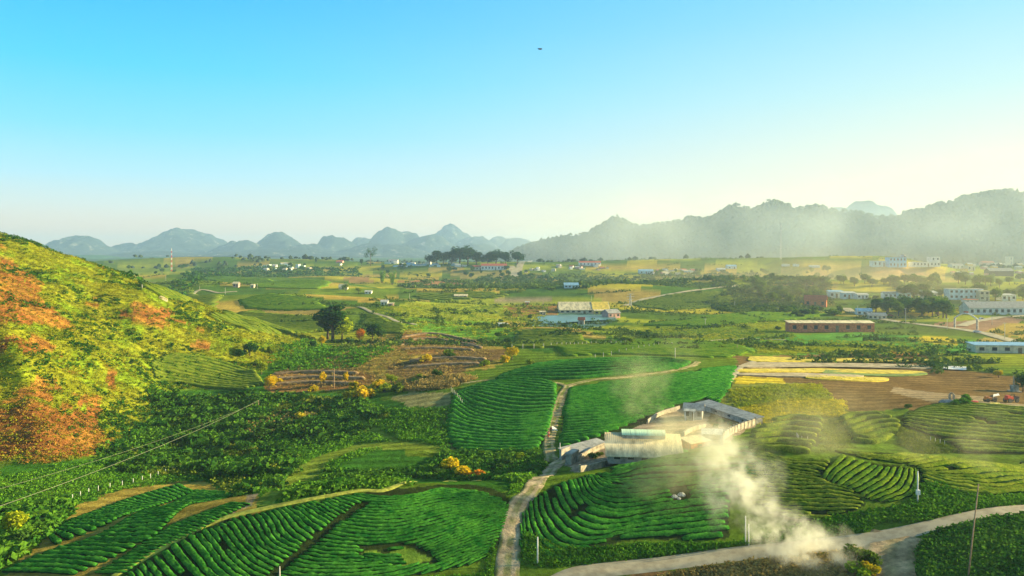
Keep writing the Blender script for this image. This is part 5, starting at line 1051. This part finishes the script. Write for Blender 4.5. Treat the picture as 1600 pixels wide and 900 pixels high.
for z, w_ in ((.95, 2.8), (.75, 3.4), (.55, 2.8)): MB().box(-w_, w_, -.15, .15, h2*z, h2*z+.3).obj('crossarm', STL, r2)
# sagging cables over the lower left slope
ps, top1 = pole('dark pole the two cables run to, at the hollow edge', 404, 640, 14, PW, .12)
pe = np.array([-71.7, 100., 10.7])
for k, dz in enumerate((0, 1.6)):
    a = pe+np.array([-4*k, 6*k, dz*.5]); b = top1+np.array([.3*k, 0, -.2*k]); pts = [a*(1-t)+b*t-np.array([0, 0, 4*1.4*t*(1-t)]) for t in np.linspace(0, 1, 24)]
    tag(MB().tube(pts, .02 if k else .032, 5).obj('power_cable', mat('cable', (.22, .24, .16), .8, .1, 1)), ('lower thicker' if k == 0 else 'upper thinner')+' pale cable sagging over the lower left slope', 'cable')
# fence posts
def posts(pts, n, h, label, group, m=WHT, r=.07):
    c = smooth_line(cast(pts)[:, :2], n); me_ = MB().tube([(0, 0, -.3), (0, 0, h)], r, 6).data('fence_post', m)
    for q in c: tag(link('fence_post', me_, loc=(q[0], q[1], ztop(*q)), rz=random.random()), label, 'post', group)
posts([(100, 786), (150, 768), (210, 755), (270, 737)], 13, 1.1, 'white post of the fence line above the three lower left plots', 'white fence posts at lower left')
posts([(705, 612), (716, 624), (722, 632)], 8, 1.5, 'pale fence post at the left corner of the dense tea field', 'fence posts at the dense tea field', PC)
posts([(800, 545), (860, 543), (920, 540), (985, 536)], 22, 1.9, 'pale fence post along the foot of the dark green hummock', 'fence posts under the hummock', PC, .12)
posts([(930, 560), (990, 548), (1050, 540)], 14, 1.7, 'pale fence post on the bank beyond the crest field', 'fence posts beyond the crest field', PC, .1)
posts([(1245, 682), (1250, 687), (1262, 688)], 5, .9, 'small stake among the hedges right of the farmyard', 'stakes right of the farmyard', PC)
posts([(1454, 690), (1470, 694), (1476, 696)], 4, 1.1, 'pale stake below the upper right tea rise', 'stakes below the upper right rise', PC)

# ------------------------------------------------------------------ small things
# rocks
def rock(label, px, py, wpx, group=None, m=None, name='rock', cat='rock', flatn=.6):
    p = G(px, py); s = wpx*math.hypot(p[0], p[1])/FPX/2; r = np.random.default_rng(int(px*7+py)); b = MB(); n = 9; vs = [(0, 0, s*flatn)]; 
    for k, (zz, rr) in enumerate(((.8, .5), (.35, .9), (-.3, 1.0))):
        for i in range(n): w_ = 2*math.pi*i/n; q_ = rr*s*r.uniform(.8, 1.2); vs.append((q_*math.cos(w_), q_*math.sin(w_), zz*s*flatn*r.uniform(.8, 1.15)))
    fs = [(0, 1+i, 1+(i+1) % n) for i in range(n)]+[(1+k*n+i, 1+(k+1)*n+i, 1+(k+1)*n+(i+1) % n, 1+k*n+(i+1) % n) for k in range(2) for i in range(n)]
    b.add(vs, fs); o = b.obj(name, m or mat('limestone', (.52, .50, .44), .9, .35, 2), None, p); return tag(o, label, cat, group)
rock('pale boulder, left of the cluster in a gap of the smoky tea mound', 1054, 776, 11); rock('pale boulder, right of the cluster in a gap of the smoky tea mound', 1065, 773, 12); rock('small boulder in front of the cluster in the smoky tea mound', 1061, 779, 7)
rock('grey rubble heap at the top edge of the right tea rise', 1481, 630, 22, m=mat('rubble', (.30, .29, .27), .95, .4, 2), name='rubble_heap', cat='rubble heap', flatn=.5)
rock('grey stone above the concrete road at lower right', 1338, 822, 9); rock('stone in the scrub at lower right', 1572, 840, 6)
# stone arch shrine
p = G(1487, 624); root = link('stone_arch', None, loc=p); tag(root, 'little pale arch standing on the rubble heap', 'arch')
for s in (-.55, .55): MB().box(s-.18, s+.18, -.25, .25, -.5, 1.3).obj('pier', WW, root)
MB().tube([(-.55, 0, 1.3), (-.38, 0, 1.6), (0, 0, 1.75), (.38, 0, 1.6), (.55, 0, 1.3)], .2, 6).obj('arch_ring', WW, root)
# monument
p = G(1585, 612); root = link('stone_monument', None, loc=p); tag(root, 'stepped stone monument with a tall thin spire near the right edge', 'monument')
for nm, (a, z0, z1) in (('step', (1.5, -.4, .35)), ('plinth', (.9, .354, 1.9)), ('cap', (1.05, 1.904, 2.1))): MB().box(-a, a, -a, a, z0, z1).obj(nm, WW, root)
MB().tube([(-.2, 0, 2.1), (-.2, 0, 4.2), (-.2, 0, 5.6)], [.22, .15, .04], 6).obj('spire', WW, root)
# drum, machine, tarpaulins
p = G(1523, 632); d = MB(); d.tube([(0, 0, -.05), (0, 0, .3), (0, 0, .34), (0, 0, .38), (0, 0, .9)], [.8, .8, .86, .8, .8], 14); o = d.obj('red_drum', RED, None, p, smooth=False); tag(o, 'round red tank between the green bushes and the parked machines', 'tank')
def tractor(label, px, py, s, paint, rz_=0.3):
    p = G(px, py); root = link('hand_tractor', None, loc=p, rz=rz_); tag(root, label, 'tractor'); root.scale = (s, s, s)
    MB().box(-.9, .5, -.35, .35, .55, 1.05).box(-.85, -.2, -.3, .3, 1.054, 1.3).obj('engine_cover', paint, root)
    MB().box(.5, 1.7, -.5, .5, .6, .72).box(1.6, 1.7, -.5, .5, .724, 1.05).obj('cargo_bed', wallm('wood'), root)
    for x_ in (-.55, 1.1):
        for y_ in (-.48, .48):
            wh = MB().tube([(x_, y_-.1, .42), (x_, y_+.1, .42)], .42, 14).obj('wheel', wallm('dark'), root)
    MB().tube([(.45, -.3, 1.0), (.75, -.3, 1.4)], .04, 5).tube([(.45, .3, 1.0), (.75, .3, 1.4)], .04, 5).tube([(.75, -.35, 1.4), (.75, .35, 1.4)], .04, 5).obj('handlebar', wallm('dark'), root)
    return root
tractor('red farm machine parked right of the yellow tarpaulin', 1578, 629, 1.5, RED); tractor('orange farm machine parked at the left end of the yellow tarpaulin', 1545, 628, 1.2, mat('orange_paint', (.65, .22, .05), .5, .2, 2), .1)
def tarp(label, pts, m, lift=.25):
    w = cast(pts)[:, :2]; n = 8; a, b_, c, d_ = w; u, v_ = np.meshgrid(np.linspace(0, 1, n), np.linspace(0, 1, n)); Q = (a*(1-u[..., None])+b_*u[..., None])*(1-v_[..., None])+(d_*(1-u[..., None])+c*u[..., None])*v_[..., None]
    z = H(Q[..., 0], Q[..., 1])+lift+.1*rng.random((n, n)); o3 = np.array([*Q[0, 0], z[0, 0]]); V = np.concatenate([Q, z[..., None]], 2).reshape(-1, 3)-o3; V2 = V-np.array([0, 0, .12]); F = grid_faces(n, n)
    return tag(link('tarpaulin', mesh_np('tarpaulin', np.vstack([V, V2]), np.vstack([F, F[:, ::-1]+n*n]), m), loc=o3), label, 'tarpaulin')
YT = mat('yellow_tarpaulin', (.75, .60, .06), .5, .15, 1)
tarp('yellow tarpaulin spread on the ground between the two farm machines', [(1545, 636), (1565, 635), (1562, 631), (1547, 631)], YT); tarp('pale blue-white tarpaulin on a bank right of the small arch', [(1552, 621), (1562, 619), (1560, 616), (1552, 618)], WHT)
tarp('long white plastic sheet over a seed bed in the brown fields', [(1471, 578), (1510, 580), (1510, 575), (1471, 573)], WHT, .5)
# cars
def car(label, px, py, paint, rz_, van=False):
    p = G(px, py); root = link('parked_car', None, loc=p, rz=rz_); tag(root, label, 'car' if not van else 'van'); hh = 1.9 if van else 1.45
    MB().add([(x_, y_, z_) for y_ in (-.85, .85) for x_, z_ in ((-2.1, .3), (2.1, .3), (2.15, .8), (1.2, .95), (.7, hh), (-1.4, hh), (-2.0, .95))], [tuple(range(7)), tuple(range(13, 6, -1))]+[(i, i+7, (i+1) % 7+7, (i+1) % 7) for i in range(7)]).obj('body', paint, root)
    for s in (-1, 1): MB().box(-1.3, .75, s*.86-.02, s*.86+.02, 1.0, hh-.12).obj('side_window', wallm('dark'), root)
    for x_ in (-1.3, 1.35):
        for s in (-1, 1): MB().tube([(x_, s*.78, .33), (x_, s*.95, .33)], .33, 12).obj('wheel', wallm('dark'), root)
    return root
car('silver car driving on the village road below the arch gate', 1527, 520, mat('silver_paint', (.6, .62, .66), .3, .1, 1, spec=.6), -.5); car('white van parked right of the arch gate', 1534, 500, WHT, .2, True)
car('dark red car by the huts on the village road', 1391, 494, mat('dark_red_paint', (.35, .05, .05), .35, .1, 1, spec=.6), -.3)
# terraces on the bare plot: low soil banks
for k, (a, b_, c) in enumerate([((625, 528), (680, 522), (745, 534)), ((622, 534), (680, 530), (750, 540)), ((622, 540), (690, 537), (752, 545)), ((630, 547), (690, 545), (740, 548)), ((425, 586), (480, 582), (560, 584)), ((420, 594), (490, 590), (570, 592)), ((418, 602), (490, 598), (560, 601)), ((640, 565), (700, 560), (760, 562)), ((630, 575), (700, 570), (750, 569))]):
    c_ = smooth_line(cast([a, b_, c])[:, :2], step=1.2); v, f = hedge_mesh(c_, np.full(len(c_), 1.8), np.full(len(c_), .8), 1.2); tag(link('soil_bank', mesh_np('soil_bank', v, f, mat('bank_soil', (.30, .20, .10), .95, .4, .5))), None, None, None, 'structure')
# flower and ploughed strips of the bright plots
for k, (poly, cc, nm) in enumerate([([(1168, 562), (1200, 558), (1450, 562), (1452, 566), (1300, 566), (1185, 566)], YEL, 'yellow'), ([(1160, 570), (1185, 567), (1300, 568), (1445, 572), (1440, 577), (1300, 574), (1165, 575)], PALE, 'pale'), ([(1158, 578), (1290, 577), (1435, 581), (1425, 585), (1290, 583), (1160, 582)], YEL, 'yellow'), ([(1156, 584), (1290, 585), (1350, 588), (1300, 591), (1160, 587)], PALE, 'pale'), ([(1290, 579), (1440, 583), (1420, 588), (1295, 585)], (.16, .24, .04), 'green'), ([(1262, 588), (1380, 591), (1375, 597), (1310, 595), (1262, 592)], YEL, 'yellow')]):
    w = cast(poly); lo, hi = w[:, :2].min(0), w[:, :2].max(0); n = 3000; p = lo+rng.random((n, 2))*(hi-lo); p = p[inpoly(p[:, 0], p[:, 1], w[:, :2])]
    P3 = np.column_stack([w[:, 0], w[:, 1]]); cen = P3.mean(0); ring = smooth_line(np.vstack([P3, P3[:1]]), 60); z = H(ring[:, 0], ring[:, 1]); v = np.vstack([np.column_stack([ring, z+.35]), np.column_stack([ring, z-.3]), [[*cen, float(H(*cen))+.35]]])
    n_ = 60; f = np.array([(i, (i+1) % n_, (i+1) % n_+n_, i+n_) for i in range(n_)]+[(i, (i+1) % n_, 2*n_, 2*n_) for i in range(n_)])
    me_ = bpy.data.meshes.new('crop_strip'); me_.from_pydata([tuple(q_) for q_ in v], [], [tuple(q_) if q_[2] != q_[3] else tuple(q_[:3]) for q_ in f]); me_.materials.append(mat('crop_'+nm, cc, .95, .3, .4)); tag(link('crop_strip', me_), kind='structure')
    if nm == 'yellow' and len(p): tufts('crop_plants', ['low yellow crop on the top strip of the bright plots', '', 'low yellow crop on the middle strip of the bright plots', '', '', 'low yellow crop on the lowest strip of the bright plots'][k], p, .5, 6, LM_YF, .7, cat='crop')
tag(link('pond', (lambda c_: mesh_np('pond', np.vstack([np.column_stack([c_, np.full(len(c_), float(H(*c_.mean(0)))+.6)]), [[*c_.mean(0), float(H(*c_.mean(0)))+.6]]]), np.array([(i, (i+1) % len(c_), len(c_)) for i in range(len(c_))]), mat('pond_water', (.10, .22, .20), .35, .2, .15)))(smooth_line(cast([(838, 494), (900, 492), (958, 493), (955, 501), (905, 505), (850, 507), (838, 494)])[:, :2], 40)[:-1])), kind='structure')
# people: motorcyclist on the track
SK = mat('skin', (.45, .27, .18), .6, .1, 3)
def person(label, p, rz_, shirt, trousers, sit=False, scale=1.0):
    """one continuous skinned body in a riding or standing pose"""
    if sit: J = {'hip': (0, 0, .85), 'chest': (.1, 0, 1.25), 'neck': (.12, 0, 1.42), 'head': (.15, 0, 1.62), 'ls': (.1, .19, 1.36), 'rs': (.1, -.19, 1.36), 'le': (.32, .26, 1.15), 're': (.32, -.26, 1.15), 'lh': (.58, .28, 1.12), 'rh': (.58, -.28, 1.12), 'lk': (.38, .2, .78), 'rk': (.38, -.2, .78), 'lf': (.25, .2, .34), 'rf': (.25, -.2, .34), 'lt': (.43, .2, .3), 'rt': (.43, -.2, .3)}
    else: J = {'hip': (0, 0, .92), 'chest': (0, 0, 1.28), 'neck': (0, 0, 1.46), 'head': (.02, 0, 1.64), 'ls': (0, .19, 1.4), 'rs': (0, -.19, 1.4), 'le': (.02, .25, 1.12), 're': (.02, -.25, 1.12), 'lh': (.1, .26, .86), 'rh': (.1, -.26, .86), 'lk': (.03, .1, .48), 'rk': (.03, -.1, .48), 'lf': (0, .1, .06), 'rf': (0, -.1, .06), 'lt': (.16, .1, .04), 'rt': (.16, -.1, .04)}
    R_ = {'hip': .15, 'chest': .16, 'neck': .06, 'head': .11, 'ls': .07, 'rs': .07, 'le': .05, 're': .05, 'lh': .04, 'rh': .04, 'lk': .07, 'rk': .07, 'lf': .05, 'rf': .05, 'lt': .04, 'rt': .04}
    E = [('hip', 'chest'), ('chest', 'neck'), ('neck', 'head'), ('chest', 'ls'), ('chest', 'rs'), ('ls', 'le'), ('le', 'lh'), ('rs', 're'), ('re', 'rh'), ('hip', 'lk'), ('lk', 'lf'), ('lf', 'lt'), ('hip', 'rk'), ('rk', 'rf'), ('rf', 'rt')]
    ks = list(J); me_ = bpy.data.meshes.new('person'); me_.from_pydata([J[k] for k in ks], [(ks.index(a), ks.index(b)) for a, b in E], []); o = link('person', me_, None, p, rz_); o.scale = (scale,)*3
    sm = o.modifiers.new('skin', 'SKIN'); me_.skin_vertices[0] if me_.skin_vertices else None
    for i, k in enumerate(ks): me_.skin_vertices[0].data[i].radius = (R_[k], R_[k])
    me_.skin_vertices[0].data[0].use_root = True; o.modifiers.new('smooth', 'SUBSURF').levels = 1
    me_.materials.append(trousers)
    b = MB().tube([(J['hip'][0], 0, J['hip'][2]+.02), ((J['hip'][0]+J['chest'][0])/2, 0, (J['hip'][2]+J['chest'][2])/2), (J['chest'][0], 0, J['chest'][2]+.05), (J['neck'][0], 0, J['neck'][2]-.02)], [.2, .2, .22, .1], 10)
    for s in ('l', 'r'): b.tube([J[s+'s'], J[s+'e'], tuple(np.array(J[s+'e'])*.3+np.array(J[s+'h'])*.7)], [.1, .075, .06], 8)
    b.obj('jacket', shirt, o, smooth=True); hd = MB(); hx_, hz_ = J['head'][0], J['head'][2]; hd.tube([(hx_, 0, hz_-.13), (hx_, 0, hz_-.05), (hx_, 0, hz_+.05), (hx_, 0, hz_+.12)], [.07, .115, .12, .05], 10).obj('face', SK, o, smooth=True)
    hd = MB().tube([(hx_-.02, 0, hz_+.01), (hx_-.02, 0, hz_+.09), (hx_-.02, 0, hz_+.16)], [.145, .14, .05], 10).obj('helmet' if sit else 'hat', shirt if sit else wallm('cream'), o, smooth=True); tag(o, label, 'person'); return o
p = G(857, 684); az = math.radians(80)
mb = link('motorbike', None, loc=p, rz=az); tag(mb, 'small motorbike under the rider on the straight dirt track', 'motorbike')
for x_ in (-.6, .65): w_ = MB().tube([(x_, -.05, .3), (x_, .05, .3)], .3, 16).obj('wheel', wallm('dark'), mb)
MB().box(-.6, .35, -.1, .1, .45, .74).box(.3, .5, -.06, .06, .5, .9).obj('frame', RED, mb); MB().box(-.7, .2, -.13, .13, .744, .84).obj('saddle', wallm('dark'), mb)
MB().tube([(.65, 0, .3), (.5, 0, 1.0)], .04, 6).tube([(.5, -.32, 1.08), (.5, .32, 1.08)], .03, 6).obj('handlebar', wallm('dark'), mb)
person('person in a red-pink jacket riding the motorbike up the dirt track', (p[0], p[1], p[2]), az, mat('pink_jacket', (.70, .22, .18), .8, .1, 3), wallm('dark'), True)
p = G(861, 677); person('person standing beyond the motorbike at the track edge in dark clothes', p, 1.2, mat('maroon_shirt', (.22, .07, .06), .8, .1, 3), wallm('dark'))
p = G(866, 673); o = MB().add([(-.8, -.4, .05), (.8, -.4, .05), (.9, .4, .05), (-.7, .4, .05), (-.6, -.3, .55), (.2, -.35, .42), (.6, .3, .5), (-.5, .3, 1.2)], [(0, 3, 2, 1), (4, 5, 6, 7), (0, 1, 5, 4), (1, 2, 6, 5), (2, 3, 7, 6), (3, 0, 4, 7)]).obj('white_sack', WHT, None, p); tag(o, 'white sack lying beside the standing person on the track', 'sack')
# bird
bd = link('bird', None); D = 90.; bd.location = ((844-800)/FPX*D, D, CAMH+(HOR-77)/FPX*D); BK = mat('bird_feathers', (.03, .04, .05), .8, .2, 5)
bd2 = MB(); bd2.tube([(-.3, 0, 0), (-.2, 0, 0), (0, 0, .02), (.16, 0, .04), (.22, 0, .06), (.3, 0, .05)], [.015, .05, .085, .06, .05, .008], 8)
for s in (-1, 1): bd2.add([(.08, s*.05, .04), (-.12, s*.05, .03), (-.1, s*.25, .1), (.05, s*.28, .12), (-.12, s*.48, .02), (.0, s*.42, .06), (.08, s*.05, .055), (-.12, s*.05, .045), (-.1, s*.25, .115), (.05, s*.28, .135), (-.12, s*.48, .03), (.0, s*.42, .075)], [(0, 1, 2, 3), (3, 2, 4, 5), (6, 9, 8, 7), (9, 11, 10, 8), (0, 3, 9, 6), (3, 5, 11, 9), (1, 7, 8, 2), (2, 8, 10, 4)])
bpy.data.objects.remove(bd); o = bd2.obj('bird', BK, None, ((844-800)/FPX*D, D, CAMH+(HOR-77)/FPX*D), .4, True); o.rotation_euler = (.25, 0, .5); tag(o, 'small dark bird high in the clear blue sky', 'bird')

# ------------------------------------------------------------------ smoke and haze
def smoke_mat(name, balls, dens, nscale, lo, hi, col=(1, .97, .86), distort=.0, warp=0.0, step=None):
    """sum of soft balls broken up by noise, in world metres"""
    m, t, o = nt(name); l = t.links.new; geo = N(t, 'ShaderNodeTexCoord'); pos = geo.outputs['Object']
    if warp:
        nw = N(t, 'ShaderNodeTexNoise', Scale=nscale*.6, Detail=2.0); l(pos, nw.inputs['Vector']); sb_ = N(t, 'ShaderNodeVectorMath', operation='SUBTRACT'); l(nw.outputs['Color'], sb_.inputs[0]); sb_.inputs[1].default_value = (.5, .5, .5)
        sc_ = N(t, 'ShaderNodeVectorMath', operation='SCALE'); sc_.inputs['Scale'].default_value = warp; l(sb_.outputs[0], sc_.inputs[0]); ad = N(t, 'ShaderNodeVectorMath', operation='ADD'); l(pos, ad.inputs[0]); l(sc_.outputs[0], ad.inputs[1]); wp = ad.outputs[0]
    else: wp = pos
    last = None
    for c, r_, k, sx in balls:
        s0 = N(t, 'ShaderNodeVectorMath', operation='SUBTRACT'); l(wp, s0.inputs[0]); s0.inputs[1].default_value = c
        s1 = N(t, 'ShaderNodeVectorMath', operation='MULTIPLY'); l(s0.outputs[0], s1.inputs[0]); s1.inputs[1].default_value = (1/(r_*sx[0]), 1/(r_*sx[1]), 1/(r_*sx[2]))
        ln = N(t, 'ShaderNodeVectorMath', operation='LENGTH'); l(s1.outputs[0], ln.inputs[0])
        mr = N(t, 'ShaderNodeMapRange'); mr.inputs['From Min'].default_value = 0; mr.inputs['From Max'].default_value = 1; mr.inputs['To Min'].default_value = k; mr.inputs['To Max'].default_value = 0; mr.interpolation_type = 'SMOOTHSTEP'; l(ln.outputs['Value'], mr.inputs['Value'])
        if last is None: last = mr.outputs[0]
        else: mx = N(t, 'ShaderNodeMath', operation='MAXIMUM'); l(last, mx.inputs[0]); l(mr.outputs[0], mx.inputs[1]); last = mx.outputs[0]
    n = N(t, 'ShaderNodeTexNoise', Scale=nscale, Detail=5.0, Roughness=.6); l(pos, n.inputs['Vector'])
    mr = N(t, 'ShaderNodeMapRange'); mr.inputs['From Min'].default_value = lo; mr.inputs['From Max'].default_value = hi; l(n.outputs['Fac'], mr.inputs['Value'])
    mu = N(t, 'ShaderNodeMath', operation='MULTIPLY'); l(last, mu.inputs[0]); l(mr.outputs[0], mu.inputs[1]); m2 = N(t, 'ShaderNodeMath', operation='MULTIPLY'); l(mu.outputs[0], m2.inputs[0]); m2.inputs[1].default_value = dens
    pv = N(t, 'ShaderNodeVolumePrincipled'); pv.inputs['Color'].default_value = (*col, 1); pv.inputs['Anisotropy'].default_value = .25; l(m2.outputs[0], pv.inputs['Density']); l(pv.outputs[0], o.inputs['Volume'])
    return m
def at(px, py, D): return ((px-800)/FPX*D, D, CAMH-(py-HOR)/FPX*D)
def smoke(name, label, spec, dens, nscale, lo, hi, **kw):
    balls = []; P_ = []
    for px, py, D, rpx, k, sx in spec:
        c = at(px, py, D); r_ = rpx*D/FPX; balls.append((c, r_, k, sx)); e = np.array(sx)*r_; P_ += [np.array(c)-e, np.array(c)+e]
    P_ = np.array(P_); lo_, hi_ = P_.min(0), P_.max(0); b = MB().box(lo_[0], hi_[0], lo_[1], hi_[1], lo_[2], hi_[2]); m = smoke_mat(name, balls, dens, nscale, lo, hi, **kw)
    return tag(b.obj(name, m), label, 'smoke', None, 'stuff')
S1 = (1, 1, 1)
smoke('smoke_plume', 'thick creamy smoke rising from a fire below the road junction', [(1370, 945, 103, 75, 1.0, S1), (1325, 905, 104, 68, 1.0, S1), (1275, 872, 105, 65, 1.0, S1), (1225, 838, 107, 60, .95, S1), (1195, 800, 109, 50, .7, S1), (1165, 762, 112, 58, .5, S1), (1140, 730, 115, 60, .45, S1), (1130, 780, 113, 58, .22, S1), (1115, 695, 120, 60, .25, S1), (1190, 740, 114, 50, .2, S1)],
      .95, .36, .45, .66, warp=5.0, col=(1, 1, .90))
smoke('smoke_veil', 'thin pale veil of smoke drifting over the farm and the mound', [(1060, 760, 122, 110, .5, (1, .3, 1)), (1105, 700, 126, 110, .9, (1, .3, .7)), (1020, 640, 134, 90, .9, (.8, .3, 1)), (1000, 600, 140, 75, .45, (.9, .3, .9)), (1045, 560, 150, 60, .22, (1.1, .4, .8)), (1060, 820, 118, 80, .35, (1, .3, .8)), (1280, 690, 128, 170, .16, (1, .3, .8)), (1500, 720, 128, 170, .14, (1, .3, .8))],
      .42, .10, .42, .70, warp=6.0, col=(1, .94, .62))  # two rightmost balls added to carry the warm glow over the foreground
smoke('smoke_bank', 'pale smoke haze lying before the wooded hills and village at right', [(880, 385, 1900, 170, .55, (1.3, .5, .5)), (1000, 390, 1500, 170, .7, (1.1, .5, .6)), (1130, 370, 1700, 220, .8, (1.4, .5, .5)), (1350, 360, 1800, 260, .8, (1.4, .4, .42)), (1620, 350, 1700, 300, .8, (1.2, .4, .5)), (990, 345, 1600, 70, .5, (1.0, .6, 1))],
      .0072, .006, .30, .70, warp=60.0, col=(.84, .93, .90))
smoke('glow_haze', 'warm haze added for the low-sun glow over the flats and village at right', [(1450, 470, 700, 500, 1.0, (1, .55, .22)), (1250, 440, 1100, 420, 1.0, (1, .5, .2)), (1560, 560, 420, 420, .9, (1, .6, .28))], .0014, .01, .2, .6, warp=40.0, col=(1, .88, .52))  # warm-coloured volume added to give the low-sun glow
hz_m, t, o_ = nt('haze_air'); pv = N(t, 'ShaderNodeVolumePrincipled'); pv.inputs['Color'].default_value = (.46, .70, 1.0, 1); pv.inputs['Density'].default_value = HAZE_DENSITY; pv.inputs['Anisotropy'].default_value = .2; t.links.new(pv.outputs[0], o_.inputs['Volume'])
tag(MB().box(-12200, 12200, -250, 12200, -40, 345).obj('haze', hz_m), 'pale blue air haze over the whole valley', 'haze', None, 'stuff')
